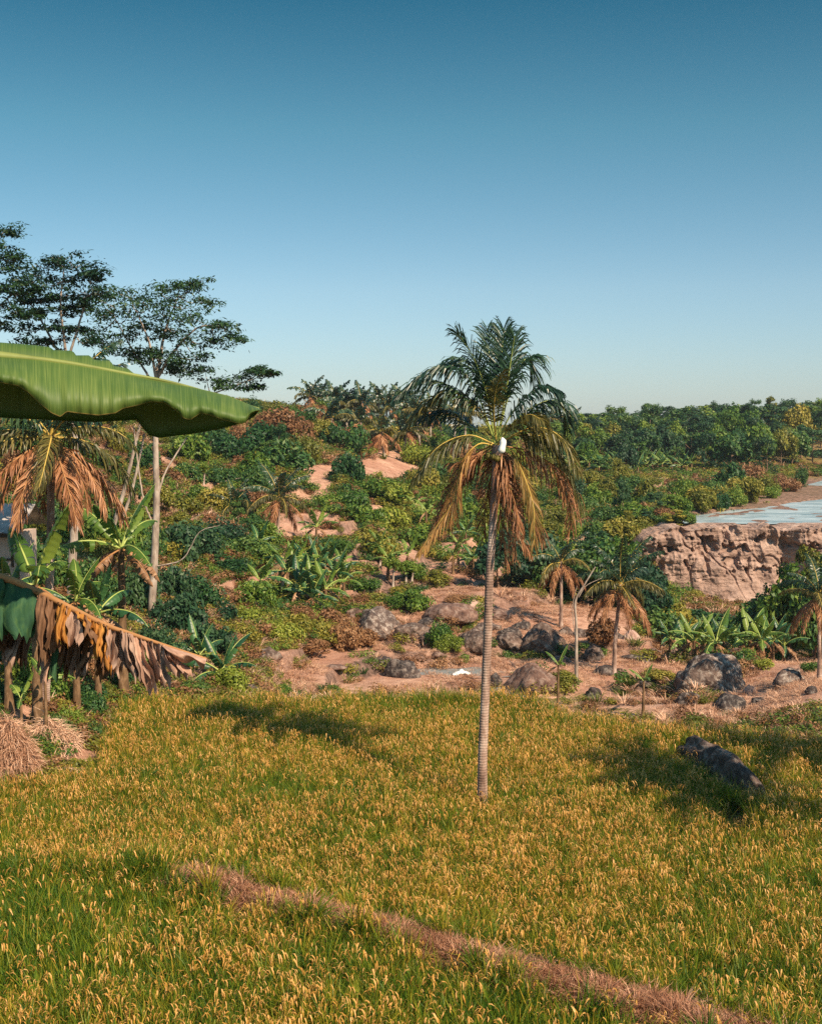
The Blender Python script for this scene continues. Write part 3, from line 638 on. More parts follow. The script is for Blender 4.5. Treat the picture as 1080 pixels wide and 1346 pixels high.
def banana_leaf_mesh(L, W, el, bend, mats, seed, tears=8, fold=.5, droop=.2, dead=False):
    r = np.random.default_rng(seed); n = 40; P = arch(L, el, bend, n); t = np.linspace(0, 1, n); t0 = .16
    prof_ = np.where(t < t0, 0.0, np.sin(PI * np.clip((t - t0) / (1 - t0), 0, 1) ** .75) ** .55) * W * .5
    G = unit(np.gradient(P, axis=0)); S = np.cross(G, [0, 0, 1.]); S = unit(S); Nn = np.cross(S, G); mb = MB()
    for sd_ in (1, -1):
        cuts = sorted(r.choice(np.arange(9, n - 2), min(tears, n - 12), replace=False)) if tears else []
        bounds = [int(t0 * n)] + list(cuts) + [n - 1]
        for a, b in zip(bounds, bounds[1:]):
            if b <= a: continue
            fo = fold + r.normal() * (.12 + .3 * (tears > 4)); m = b - a + 1; cols = []
            for s in (0, .35, .7, 1.0):
                wdt = prof_[a:b + 1] * s; dn = fo * s + droop * s * s * 1.5
                shrink = 1 - .18 * s * (tears > 0)
                idx = np.linspace(a, b, m); mid = (a + b) / 2; idx2 = mid + (idx - mid) * shrink
                base_ = np.stack([np.interp(idx2, np.arange(n), P[:, i]) for i in range(3)], -1)
                cols.append(base_ + S[a:b + 1] * (wdt * math.cos(dn) * sd_)[:, None] + Nn[a:b + 1] * (-wdt * math.sin(dn) + .015 * s * np.sin(idx * 1.9))[:, None])
            V = np.stack(cols, 1); i, j = np.meshgrid(np.arange(m - 1), np.arange(3), indexing='ij')
            Qd = np.stack([i * 4 + j, i * 4 + j + 1, (i + 1) * 4 + j + 1, (i + 1) * 4 + j], -1).reshape(-1, 4); mb.add(V.reshape(-1, 3), Qd, 0, True)
    tube(mb, P, np.linspace(.035, .006, n), 5, 1, False); return mb.data('leaf', mats)
BL = {}
for k, (el, bn) in enumerate([(1.35, .5), (1.1, .9), (.8, 1.2), (.4, 1.3), (-.3, 1.0)]):
    for q, gm_ in enumerate(('banana_green', 'banana_dark')):
        BL[(k, q)] = banana_leaf_mesh(1.9, .52, el, bn, ['banana_dead' if k == 4 else gm_, 'midrib_green' if k < 4 else 'midrib_brown'], 600 + k * 3 + q, (2, 4, 7, 10, 14)[k], (.35, .35, .3, .4, .9)[k])
def banana(name, base, h, size, n, q=0, seed=1, dead=2, lean=(0, 0)):
    r = random.Random(seed); root = empty(name, base)
    me, top = trunk_mesh(h, .14 * size, .075 * size, lean, ['bark_banana'], seed, 12, .01, 8); me.name = 'pseudostem'; link('pseudostem', me, root)
    for i in range(n + dead):
        k = 4 if i >= n else min(3, int((i + .5) / n * 4)); f = link('leaf', BL[(k, q)], root); f.location = (top[0], top[1], top[2] - .05)
        f.rotation_euler = (r.uniform(-.3, .3), r.uniform(-.1, .1), i * 2.4 + r.uniform(-.4, .4)); s = size * r.uniform(.8, 1.1) * (.7 if k == 4 else 1); f.scale = (s, s, s)
    return root

def tuft(mb, c, rad, n, size, r, mat=0):
    D_ = r.normal(size=(n, 3)) * .5; C = np.asarray(c) + D_ * np.asarray(rad); N = unit(D_ * .6 + np.array([0, 0, 1.1]) + .5 * r.normal(size=(n, 3))); leaves(mb, C, N, size * (.6 + .8 * r.random(n)), .34, mat, .1, r)
BU = {}
def bush_variants(key, nvar, lobes, nleaf, size, flat=.75, aspect=.55, hollow=.5, up=.5):
    out = []
    for v in range(nvar):
        r = np.random.default_rng(700 + hash(key) % 97 * 0 + v * 13 + len(key)); mb = MB()
        for q in range(lobes):
            a = r.random() * 2 * PI; d = .75 * r.random() ** .6; rad = .24 + .26 * r.random()
            c = (math.cos(a) * d, math.sin(a) * d, (.30 + .55 * r.random() * (1 - d * .7)) * flat * 1.3); lobe(mb, c, (rad, rad, rad * .8), nleaf, size, 0, up, r, aspect, hollow)
        for q in range(34):
            a = r.random() * 2 * PI; el_ = r.random() ** .7 * 1.45; R_ = .72 + .42 * r.random(); e_ = np.array([math.cos(a) * math.cos(el_), math.sin(a) * math.cos(el_), math.sin(el_) * .95 * flat * 1.15]) * R_
            n_ = 9; s_ = np.linspace(.72, 1.0, n_)[:, None]; C_ = e_ * s_ + r.normal(size=(n_, 3)) * .035; leaves(mb, C_, unit(r.normal(size=(n_, 3)) + np.array([0, 0, .8])), size * (.7 + .9 * r.random(n_)), aspect * .8, 0, .1, r)
        out.append(mb)
    BU[key] = out
bush_variants('bush', 4, 16, 190, .11)
bush_variants('bushy', 3, 18, 120, .18, 1.0, .4)
CACHE = {}
def foliage_mesh(key, v, mat, nm='foliage'):
    k = (key, v, mat)
    if k not in CACHE:
        CACHE[k] = BU[key][v].data(nm, [mat])
    return CACHE[k]
def bush(name, base, rad, hgt, mat, v, key='bush', seed=0):
    o = link(name, foliage_mesh(key, v, mat)); o.location = (base[0], base[1], base[2] - .12 * hgt); o.scale = (rad, rad * .9, hgt); o.rotation_euler = (0, 0, seed * 1.7); return o

# tree crowns, unit radius, standing on z = 0 .. about 1.6
def crown_round(seed, nl=30, nleaf=105, size=.15):
    r = np.random.default_rng(seed); mb = MB()
    for q in range(nl):
        d = unit(r.normal(size=3)); d[2] = abs(d[2]) * 1.1 - .25; rr = .55 + .3 * r.random(); c = d * rr * np.array([1, 1, .85]) + np.array([0, 0, .75]); rad = .20 + .20 * r.random()
        lobe(mb, c, (rad, rad, rad * .72), nleaf, size, 0, .6, r, .55, .45)
    return mb
def crown_layers(seed, nleaf=150, size=.13):
    r = np.random.default_rng(seed); mb = MB()
    for q in range(18):
        z = .35 + 1.15 * r.random(); rr = (.95 - .45 * abs(z - .8)) * (.35 + .65 * r.random()); a = r.random() * 6.28; rad = .20 + .18 * r.random()
        lobe(mb, (math.cos(a) * rr, math.sin(a) * rr, z), (rad, rad, rad * .30), nleaf, size, 0, 1.6, r, .5, .2)
    return mb
def crown_wispy(seed, nleaf=90, size=.12):
    r = np.random.default_rng(seed); mb = MB()
    for q in range(26):
        z = .2 + 1.5 * r.random(); rr = .75 * r.random() ** .6 * (1.15 - .5 * z / 1.7); a = r.random() * 6.28; rad = .14 + .14 * r.random()
        lobe(mb, (math.cos(a) * rr, math.sin(a) * rr, z), (rad, rad, rad * .8), nleaf, size, 0, .5, r, .4, .2)
    return mb
BU['round'] = [crown_round(800 + k) for k in range(4)]; BU['layers'] = [crown_layers(820 + k) for k in range(3)]; BU['wispy'] = [crown_wispy(840 + k) for k in range(3)]
TR = {}
def tree_trunk(v, mat):
    if (v, mat) in TR: return TR[(v, mat)]
    r = np.random.default_rng(860 + v); mb = MB(); lx, ly = r.normal(size=2) * .12
    P = curve([(0, 0, -.1), (lx, ly, .5), (lx * .5, ly, 1.0), (lx, ly * 1.4, 1.5)], 9); tube(mb, P, np.linspace(.05, .018, 9), 6)
    for k in range(6):
        a = r.random() * 6.28; z = .45 + .14 * k; j = min(8, int(z / 1.6 * 8)); p = P[j]; e = p + np.array([math.cos(a) * .6, math.sin(a) * .6, .35]); m = (p + e) / 2 + np.array([0, 0, -.05]); tube(mb, curve([p, m, e], 5), np.linspace(.022, .006, 5), 5)
    TR[(v, mat)] = mb.data('trunk', [mat]); return TR[(v, mat)]
def tree(name, base, rad, hgt, mat, key, v, stem=.35, seed=0, bk='bark_brown'):
    """stem: how much of the height shows as bare trunk"""
    root = empty(name, (base[0], base[1], base[2])); c = link('crown', foliage_mesh(key, v, mat, 'crown'), root)
    hc = hgt * (1 - stem); c.location = (0, 0, hgt * stem - .18 * hc); c.scale = (rad, rad, hc / 1.45); c.rotation_euler = (0, 0, seed * 1.3)
    t = link('trunk', tree_trunk(v % 3, bk), root); t.scale = (rad * .8, rad * .8, hgt * .5); t.rotation_euler = (0, 0, seed * 2.1); return root

# ------------------------------------------------------------------ labels told by what stands near
PLACES = [  # (px, py, how one says it)
 (340, 560, 'the big banana leaf tip'), (65, 590, 'the drooping palm at the edge'), (202, 700, 'the tall pale trunk'), (365, 655, 'the brown skirted palm'),
 (300, 655, 'the leaning pale dead branch'), (415, 625, 'the small pink bare patch'), (515, 615, 'the large pink slope'), (400, 765, 'the banana clump on the slope'), (575, 760, 'the pale terrace steps'),
 (505, 820, 'the broad grey boulder'), (530, 875, 'the black dome boulder'), (655, 600, 'the main palm crown'), (640, 720, 'the main palm trunk'), (737, 740, 'the slender palm in the valley'), (812, 770, 'the bushy headed palm'),
 (850, 640, 'the far orange terrace'), (870, 605, 'the far banana rows'), (940, 730, 'the rock cliff'), (985, 685, 'the river'), (1020, 650, 'the pink river bank'), (940, 890, 'the huge split boulder'), (920, 820, 'the valley banana clump'), (1040, 890, 'the striped dome boulder'),
 (1045, 845, 'the round pale green bush'), (700, 850, 'the wedge boulder'), (160, 760, 'the single banana plant'), (300, 860, 'the field corner banana'), (380, 540, 'the brown ridge shrub'), (880, 540, 'the skyline bend'), (1030, 540, 'the high end of the skyline'), (450, 540, 'the row of ridge palms'), (780, 560, 'the dip in the skyline'), (250, 770, 'the white curved branch'), (420, 690, 'the small terrace wall'), (600, 660, 'the green slope'), (560, 580, 'the olive thicket')]
def where(px, py):
    best = min(PLACES, key=lambda p: (p[0] - px) ** 2 + ((p[1] - py) * 1.3) ** 2); dx, dy = px - best[0], py - best[1]
    a = math.hypot(dx, dy)
    if a < 12: return 'beside ' + best[2]
    v = 'above' if dy < -abs(dx) * .45 else 'below' if dy > abs(dx) * .45 else ''
    h = 'left' if dx < -abs(dy) * .45 else 'right' if dx > abs(dy) * .45 else ''
    near_ = 'just ' if a < 32 else ''
    if v and h: return near_ + v + ' and ' + h + ' of ' + best[2]
    if v: return near_ + v + ' ' + best[2]
    return near_ + h + ' of ' + best[2]
AUTO = []
def auto(o, desc, cat, group, px, py): AUTO.append([o, desc, cat, group, px, py])
ORD = ['leftmost', 'second', 'third', 'fourth', 'fifth', 'sixth', 'seventh', 'eighth', 'ninth', 'tenth', 'eleventh', 'twelfth']
def finish_labels():
    by = {}
    for a in AUTO: by.setdefault((a[1], where(a[4], a[5])), []).append(a)
    for (desc, wh), L in by.items():
        L.sort(key=lambda a: a[4])
        for i, a in enumerate(L):
            if len(L) == 1: lab = desc + ' ' + wh
            elif i == 0: lab = 'leftmost ' + desc + ' ' + wh
            elif i == len(L) - 1: lab = 'rightmost ' + desc + ' ' + wh
            else: lab = ORD[min(i, 11)] + ' ' + desc + ' ' + wh
            tag(a[0], lab, a[2], a[3])
def fit(px, py, d=None):
    p = hit(px, py) if d is None else None
    if d is not None:
        q = at(px, py, d); p = Vector((q.x, q.y, float(terrain_z(q.x, q.y))))
    return p

# ------------------------------------------------------------------ the main palm
def main_palm():
    b = at(634, 1045, 34.2); b.z = float(terrain_z(b.x, b.y)); D = 34.2
    root = empty('coconut_palm', b); tag(root, 'tall lone coconut palm with brown hanging fronds standing in the rice field', 'palm tree')
    inv = lambda p: np.array(p) - np.array(b)
    pts = curve([b + Vector((0, 0, -.2)), at(634, 1000, D), at(638, 900, D + .1), at(641, 820, D), at(643, 760, D), at(647, 700, D), at(650, 640, D), at(653, 585, D)], 60)
    w = np.linspace(0, 1, 60); R = (.135 - .035 * w ** .8 + .05 * np.exp(-w * 16)) * (1 + .015 * np.sin(np.arange(60) * 2.1) * np.random.default_rng(2).random(60)); R[-4:] *= [1.15, 1.35, 1.4, 1.1]
    mb = MB(); tube(mb, pts - np.array(b), R, 14); mb.build('trunk', ['bark_palm'], root)
    # pixel paths of the rachises: (points, depth offset at tip, material, leaflets, length, droop, midrib)
    G, O, Y_, B = 'palm_green', 'palm_olive', 'palm_yellow', 'palm_dry'
    FRS = [
     ([(650, 580), (640, 520), (622, 470), (600, 436)], -.5, G, 52, .62, .5), ([(651, 580), (646, 520), (643, 470), (640, 432)], .5, G, 46, .5, .3),
     ([(652, 580), (656, 520), (659, 470), (662, 430)], .3, G, 56, .62, .4), ([(653, 580), (664, 520), (671, 475), (676, 442)], -.4, G, 54, .62, .5),
     ([(653, 580), (668, 520), (684, 480), (696, 472), (703, 500)], .6, G, 56, .62, 1.2), ([(650, 582), (630, 525), (606, 487), (565, 487), (521, 521)], -.4, G, 70, .66, 1.3),
     ([(650, 582), (632, 540), (600, 515), (560, 530), (523, 574)], .8, O, 66, .62, 1.3), ([(649, 584), (618, 560), (590, 540), (556, 548)], 1.4, G, 54, .62, 1.3),
     ([(650, 586), (628, 584), (606, 610), (597, 655), (575, 690), (553, 722)], -.6, Y_, 70, .52, 1.8), ([(652, 582), (680, 550), (715, 528), (738, 532), (746, 566)], .6, G, 66, .58, 1.4),
     ([(652, 586), (680, 572), (716, 576), (742, 612), (762, 662)], 0, O, 68, .62, 2.0), ([(653, 586), (690, 592), (728, 614), (748, 650), (750, 694)], .8, B, 66, .6, 2.0),
     ([(654, 586), (672, 592), (690, 630), (701, 668), (702, 716)], -.9, Y_, 66, .46, 2.2), ([(654, 588), (665, 600), (668, 650), (676, 735)], -.3, B, 60, .58, 1.7),
     ([(652, 588), (648, 605), (655, 650), (664, 738)], .4, B, 60, .55, 1.7), 
     ([(651, 588), (655, 610), (662, 665), (694, 722)], .3, B, 56, .55, 1.8), ([(650, 586), (632, 596), (612, 606), (588, 610)], .5, B, 34, .3, 1.6),
     ([(652, 580), (649, 545), (652, 510), (664, 486)], -1.5, O, 40, .30, .9), ([(649, 584), (622, 600), (600, 640), (590, 690)], .9, B, 58, .6, 1.8),
     ([(651, 580), (628, 540), (592, 508), (556, 500), (530, 512)], .5, G, 62, .62, 1.2), ([(652, 580), (676, 538), (704, 512), (728, 512)], -.4, G, 56, .6, 1.2), ([(652, 588), (662, 606), (686, 650), (712, 705)], .7, B, 60, .6, 1.8), ([(652, 588), (650, 604), (640, 650), (632, 700)], .9, B, 50, .5, 1.8),
     ([(650, 584), (615, 572), (575, 588), (545, 628)], -.5, O, 62, .6, 1.8), ([(652, 584), (700, 562), (736, 574), (757, 612)], -.7, O, 62, .6, 1.8), ([(651, 588), (618, 610), (590, 650), (570, 702)], .6, B, 60, .6, 1.8),
     ([(651, 580), (636, 510), (612, 475), (586, 478)], .9, G, 58, .64, 1.0), ([(652, 586), (672, 560), (694, 545), (712, 552)], -1.1, O, 50, .52, 1.5),
     ([(653, 590), (660, 618), (676, 660), (684, 700)], -.8, B, 56, .40, 2.3)]
    for i, (pp, dz, mat, nl, ll, dr) in enumerate(FRS):
        m = len(pp) - 1; P = curve([inv(at(x, y, D + dz * (k / m) ** 1.2 + .0)) for k, (x, y) in enumerate(pp)], 26); r = np.random.default_rng(50 + i)
        mb = MB(); frond(mb, P, int(nl * 1.1), ll * 1.45, .050, dr, 0, r, .24 if mat != B else .16, 0, .10, jit=.03 if mat != B else .09); f = mb.build('frond', [mat], root)
        m2 = MB(); tube(m2, P, np.linspace(.026, .005, 26), 5); m2.build('midrib', [{'palm_green': 'midrib_green', 'palm_olive': 'midrib_yellow', 'palm_yellow': 'midrib_yellow', 'palm_dry': 'midrib_brown'}[mat]], f)
        if mat == B: f['label'] = 'dead brown frond'
        elif mat == Y_: f['label'] = 'yellowing frond with orange midrib'
    mb = MB()      # crown shaft fibres and the nuts
    for k in range(9):
        a = k * 2.4; c = inv(at(652, 592, D)) + np.array([math.cos(a) * .2, math.sin(a) * .2, -.12 - .05 * (k % 3)]); ico(mb, c, .095, 2)
    mb.build('coconuts', ['coconut'], root)
    bag = MB(); c0 = at(659.5, 575, D - .85); P = curve([c0, c0 + Vector((.03, 0, -.12)), c0 + Vector((0, -.02, -.3)), c0 + Vector((-.03, 0, -.42))], 9)
    tube(bag, P - np.array(c0), [.02, .05, .085, .09, .085, .09, .10, .09, .03], 10); o = bag.build('plastic_jug', ['white_plastic']); o.location = c0
    tag(o, 'white plastic jug hung just below the fronds of the lone palm', 'container')
main_palm()

# ------------------------------------------------------------------ the near banana plant with its two leaves reaching into view
def near_banana():
    base = Vector((-3.9, 5.6, float(terrain_z(-3.9, 5.6)))); root = empty('banana_plant', base)
    tag(root, 'near banana plant reaching in with one broad green leaf and one torn dry leaf', 'banana plant'); B0 = np.array(base); inv = lambda p: np.array(p) - B0
    mb = MB(); P = curve([(0, 0, -.3), (.05, 0, 1.0), (.1, 0, 2.0), (.2, .02, 2.9)], 14); tube(mb, P, np.linspace(.15, .08, 14), 12); mb.build('pseudostem', ['bark_banana'], root); top = P[-1]
    t = NT('near_leaf_green'); A = t.attr('along'); sp_ = t.n('ShaderNodeSeparateColor'); t.l(A.outputs['Color'], sp_.inputs[0])
    cmb = t.n('ShaderNodeCombineXYZ'); t.l(t.math('MULTIPLY', sp_.outputs[0], 330.0), cmb.inputs[0]); t.l(t.math('MULTIPLY', sp_.outputs[1], 1.2), cmb.inputs[1])
    vein = t.noise(1.0, cmb.outputs[0], 2); bigv = t.noise(3, t.pos(), 3)
    col = t.ramp(t.math('ADD', t.math('MULTIPLY', vein, .6), t.math('MULTIPLY', bigv, .4)), (.34, (.032, .07, .013)), (.5, (.062, .11, .02)), (.66, (.12, .165, .036)))
    edge = t.ramp(sp_.outputs[1], (.975, (0, 0, 0)), (1.0, (1, 1, 1))); col = t.mix(edge, col, (.30, .20, .06))
    edge2 = t.ramp(sp_.outputs[1], (.0, (1, 1, 1)), (.035, (0, 0, 0))); col = t.mix(t.math('MULTIPLY', edge2, .6), col, (.17, .19, .045))
    t.leafy(col, .04, .55, .3, None, t.bump(vein, .35, .003)); M['near_leaf'] = t.m
    def loft(rows, name, mat, parent, thick=None):
        V = np.array(rows); n0, n1 = V.shape[:2]; i, j = np.meshgrid(np.arange(n0 - 1), np.arange(n1 - 1), indexing='ij')
        Q_ = np.stack([i * n1 + j, i * n1 + j + 1, (i + 1) * n1 + j + 1, (i + 1) * n1 + j], -1).reshape(-1, 4)
        mb = MB(); mb.add(V.reshape(-1, 3), Q_, 0, True); me = mb.data(name, [mat]); ca = me.color_attributes.new('along', 'FLOAT_COLOR', 'POINT')
        uu, vv = np.meshgrid(np.linspace(0, 1, n0), np.linspace(0, 1, n1), indexing='ij'); ca.data.foreach_set('color', np.stack([uu, vv, 0 * uu, 0 * uu + 1], -1).ravel()); return link(name, me, parent)
    # green leaf: midrib, the near half hanging towards the viewer, the far half arching over behind
    xs = np.linspace(-150, 341, 150); D = 5.0
    mid = np.interp(xs, [-150, 0, 50, 100, 150, 200, 250, 300, 341], [458, 468, 472, 479, 488, 499, 508, 520, 537])
    low = np.interp(xs, [-150, 0, 22, 36, 50, 66, 78, 86, 100, 128, 150, 160, 178, 197, 212, 228, 240, 248, 262, 276, 292, 312, 321, 327, 334, 341],
                        [490, 503, 507, 516, 530, 543, 548, 541, 543, 546, 543, 537, 533, 528, 529, 538, 550, 552, 543, 546, 552, 557, 556, 545, 541, 539])
    top_ = np.interp(xs, [-150, 0, 40, 66, 70, 96, 100, 118, 124, 145, 150, 168, 180, 341], [444, 450, 453, 456, 460, 461, 467, 467, 473, 474, 481, 484, 494, 536])
    dark = np.interp(xs, [-150, 0, 60, 125, 180, 188, 196, 210, 230, 250, 290, 320, 334, 341], [540, 549, 552, 555, 552, 563, 572, 576, 573, 571, 564, 556, 548, 540])
    near_rows, far_rows = [], []
    for x, m, l, tp, dk in zip(xs, mid, low, top_, dark):
        dd = D + (x - 100) * .0009; near_rows.append([inv(at(x + 2 * s, m + (l - m) * s, dd - .17 * math.sin(s * PI * .62) - .006 * math.sin(x * .33 + 3 * math.sin(x * .05)) * s - .005 * math.sin(x * .09 + s) * s)) for s in np.linspace(0, 1, 12)])
        pathp = [(m, 0), (m + (tp - m) * .7, .03), (tp, .08), (tp + (m - tp) * .4 + 4, .15), ((m + dk) / 2, .25), (dk - 8, .27), (dk, .25)]
        fr_ = curve([(x, p, q) for p, q in pathp], 16); far_rows.append([inv(at(a, b_, dd + q)) for a, b_, q in fr_])
    lf = loft(near_rows, 'leaf', 'near_leaf', root); lf['label'] = 'broad green leaf with a wavy torn lower edge'
    loft(far_rows, 'leaf_far_half', 'near_leaf', lf)
    P = curve([tuple(top), inv(at(-420, 500, 5.3)), inv(at(-150, 458, D - .22))] + [inv(at(x, np.interp(x, xs, mid), D + (x - 100) * .0009 + .004)) for x in (0, 80, 160, 240, 341)], 60)
    m2 = MB(); tube(m2, P, np.interp(np.linspace(0, 1, 60), [0, .4, .5, 1], [.045, .022, .012, .003]), 8); m2.build('midrib', ['near_midrib'], lf)
    # dry leaf
    def md(x): return float(np.interp(x, [-160, -10, 50, 140, 210, 272], [735, 756, 778, 822, 846, 866]))
    D2 = 5.6; dry = empty('dry_leaf', (0, 0, 0)); dry.parent = root; dry['label'] = 'torn dry brown leaf hanging in strips'
    P = curve([tuple(top + np.array([0, 0, -.3])), inv(at(-400, 700, 5.4)), inv(at(-160, 735, D2))] + [inv(at(x, md(x), D2)) for x in (-10, 50, 95, 140, 175, 210, 245, 272)], 60)
    m2 = MB(); tube(m2, P, np.interp(np.linspace(0, 1, 60), [0, .35, 1], [.04, .016, .004]), 8); m2.build('midrib', ['midrib_brown'], dry)
    def dryleaf(name, a, b, c, tr=.05):
        t = NT(name); A = t.attr('along'); sp_ = t.n('ShaderNodeSeparateColor'); t.l(A.outputs['Color'], sp_.inputs[0]); cmb = t.n('ShaderNodeCombineXYZ')
        t.l(t.math('MULTIPLY', sp_.outputs[0], 5.0), cmb.inputs[0]); t.l(t.math('MULTIPLY', sp_.outputs[1], 1.6), cmb.inputs[1]); v = t.noise(1.2, cmb.outputs[0], 4); w = t.noise(11, t.pos(), 6, .7, .6)
        cc_ = t.ramp(t.math('ADD', t.math('MULTIPLY', v, .5), t.math('MULTIPLY', w, .5)), (.34, a), (.5, b), (.66, c)); t.leafy(cc_, tr, .75, .2, None, t.bump(v, .6, .01)); M[name] = t.m
    dryleaf('dry_strip_green', (.015, .05, .03), (.03, .085, .04), (.07, .13, .04)); dryleaf('dry_strip_brown', (.07, .035, .02), (.17, .09, .05), (.30, .17, .10))
    dryleaf('dry_strip_orange', (.16, .07, .02), (.38, .16, .035), (.48, .26, .06)); dryleaf('dry_strip_grey', (.20, .12, .09), (.34, .22, .165), (.46, .32, .25)); dryleaf('dry_strip_pink', (.22, .12, .08), (.42, .25, .18), (.56, .37, .28))
    # x0, x1 on the midrib; then bottom (x, y), bottom width, material, behind?
    ST = [(-120, -20, -60, 850, 60, 'green', 0), (-22, 6, -4, 835, 26, 'green', 0), (4, 48, 30, 838, 42, 'green', -.02), (-10, 20, 2, 866, 16, 'brown', .06), (20, 46, 10, 880, 14, 'grey', .12), (30, 50, 26, 872, 12, 'brown', .16),
          (49, 74, 60, 868, 18, 'brown', -.03), (56, 78, 58, 888, 12, 'grey', .08), (70, 82, 70, 892, 14, 'green', .10), (74, 96, 84, 846, 12, 'orange', 0), (76, 100, 92, 880, 16, 'grey', .12), (88, 112, 108, 850, 30, 'grey', -.03), (96, 118, 80, 890, 12, 'brown', .15),
          (100, 124, 122, 846, 14, 'orange', -.01), (112, 130, 108, 886, 14, 'brown', .12), (122, 144, 138, 878, 10, 'orange', -.03), (128, 150, 130, 896, 14, 'brown', .10), (140, 158, 152, 898, 16, 'grey', -.02), (148, 170, 172, 896, 16, 'pink', .05),
          (158, 178, 184, 899, 16, 'grey', -.02), (172, 196, 206, 904, 18, 'pink', -.04), (186, 212, 216, 905, 14, 'grey', .04), (210, 222, 238, 893, 12, 'pink', -.02)]
    ST2 = []; r9 = random.Random(4)
    for (x0, x1, bx_, by_, bw, mat, dz) in ST:
        if x0 < -25 or mat == 'green': ST2.append((x0, x1, bx_, by_, bw, mat, dz)); continue
        m_ = (x0 + x1) / 2 + r9.uniform(-2, 2); ST2.append((x0, m_ + 1, bx_ - bw * .3 + r9.uniform(-3, 3), by_ + r9.uniform(-22, 6), bw * .8, mat, dz)); ST2.append((m_, x1, bx_ + bw * .3 + r9.uniform(-3, 3), by_ + r9.uniform(-14, 8), bw * .85, mat if r9.random() < .65 else r9.choice(('brown', 'grey', 'pink')), dz + r9.uniform(-.03, .05)))
    for k, (x0, x1, bx_, by_, bw, mat, dz) in enumerate(ST2):
        r = random.Random(k + 3); rows = []
        for s in np.linspace(0, 1, 9):
            row = []
            for q in np.linspace(0, 1, 18):
                xt = x0 + (x1 - x0) * s; xb = bx_ + bw * (s - .5) * (1 + .35 * math.sin(q * 7 + k * 2)); y0 = md(xt); e = q ** 1.15
                xx = xt * (1 - e) + xb * e + math.sin(q * 5 + k) * 3.2 * q + 1.2 * math.sin(q * 17 + k * 5) * (abs(s - .5) * 2) ** 3; yy = y0 + (by_ - y0 + (5 * math.sin(s * 9 + k) + 4 * math.sin(s * 23 + k * 3))) * q
                row.append(inv(at(xx, yy, D2 + dz * min(1, q * 3) + .04 * math.sin(s * PI * 1.3 + k + q * 2) * (.3 + q) + .012 * math.sin(s * 11 + q * 9 + k) - .04 * q)))
            rows.append(row)
        loft(rows, 'leaf_strip', 'dry_strip_' + mat, dry)
    rows = []   # the curled end flap
    for s in np.linspace(0, 1, 16):
        xt = 210 + 62 * s; row = []
        for q in np.linspace(0, 1, 12):
            bx_ = 232 + 40 * s; by_ = 866 + 10 * s + 4 * math.sin(s * 8); row.append(inv(at(xt * (1 - q) + (bx_ + 4 * math.sin(s * 5)) * q, md(xt) * (1 - q) + by_ * q, D2 - .07 * math.sin(q * PI) - .02 * math.sin(s * 12) * q)))
        rows.append(row)
    loft(rows, 'leaf_strip', 'dry_strip_pink', dry)
    for k, (az, el) in enumerate([(2.4, .7), (3.3, 1.0), (4.2, .6), (1.6, 1.25)]):
        f = link('leaf', BL[(min(3, k), 0)], root); f.location = top; f.rotation_euler = (0, 0, az); f.scale = (1.15,) * 3
near_banana()

# ------------------------------------------------------------------ tall feathery trees at the left
def limb_tree(name, label, base, stems, clumps, mat, seed, leaf=.22, dens=170, bk='bark_pale', r0=.2, D=60):
    """stems: pixel paths at depth D; clumps: (px, py, radius px, depth offset)"""
    root = empty(name, base); tag(root, label, 'tree', 'tall feathery trees behind the banana leaf'); B0 = np.array(base); r = np.random.default_rng(seed)
    mb = MB(); ends = []
    for pts, ra, rb in stems:
        P = curve([np.array(at(x, y, D + dz)) - B0 for x, y, dz in pts], 8 * len(pts)); P += r.normal(size=P.shape) * .006; tube(mb, P, np.linspace(ra, rb, len(P)), 8); ends.append(P)
    allp = np.concatenate([P[len(P) // 3:] for P in ends]); cr = MB()
    for cx_, cy_, cr_, dz in clumps:
        c = np.array(at(cx_, cy_, D + dz)) - B0; R = cr_ * 1.25 / F * D; low = c - np.array([0, 0, R * .2])
        cand = allp
        p = cand[np.argmin(np.linalg.norm(cand - c, axis=1))]
        mid_ = (p + low) / 2 + np.array([0, 0, -.12]) ; tube(mb, curve([p, mid_, low], 6), np.linspace(.03, .012, 6), 5)
        for q in range(5):
            o_ = r.normal(size=3) * R * np.array([.55, .55, .18]); rad = R * (.42 + .22 * r.random()); tuft(cr, c + o_ * 1.35, (rad * 1.65, rad * 1.65, rad * .62), int(dens * .38), leaf, r)
            tube(mb, [low, low * .4 + (c + o_) * .6 + np.array([0, 0, .03]), c + o_ + np.array([0, 0, rad * .2])], [.014, .009, .005], 4)
    mb.build('trunk', [bk], root); cr.build('crown', [mat], root); return root
b = fit(200, 826, 58)
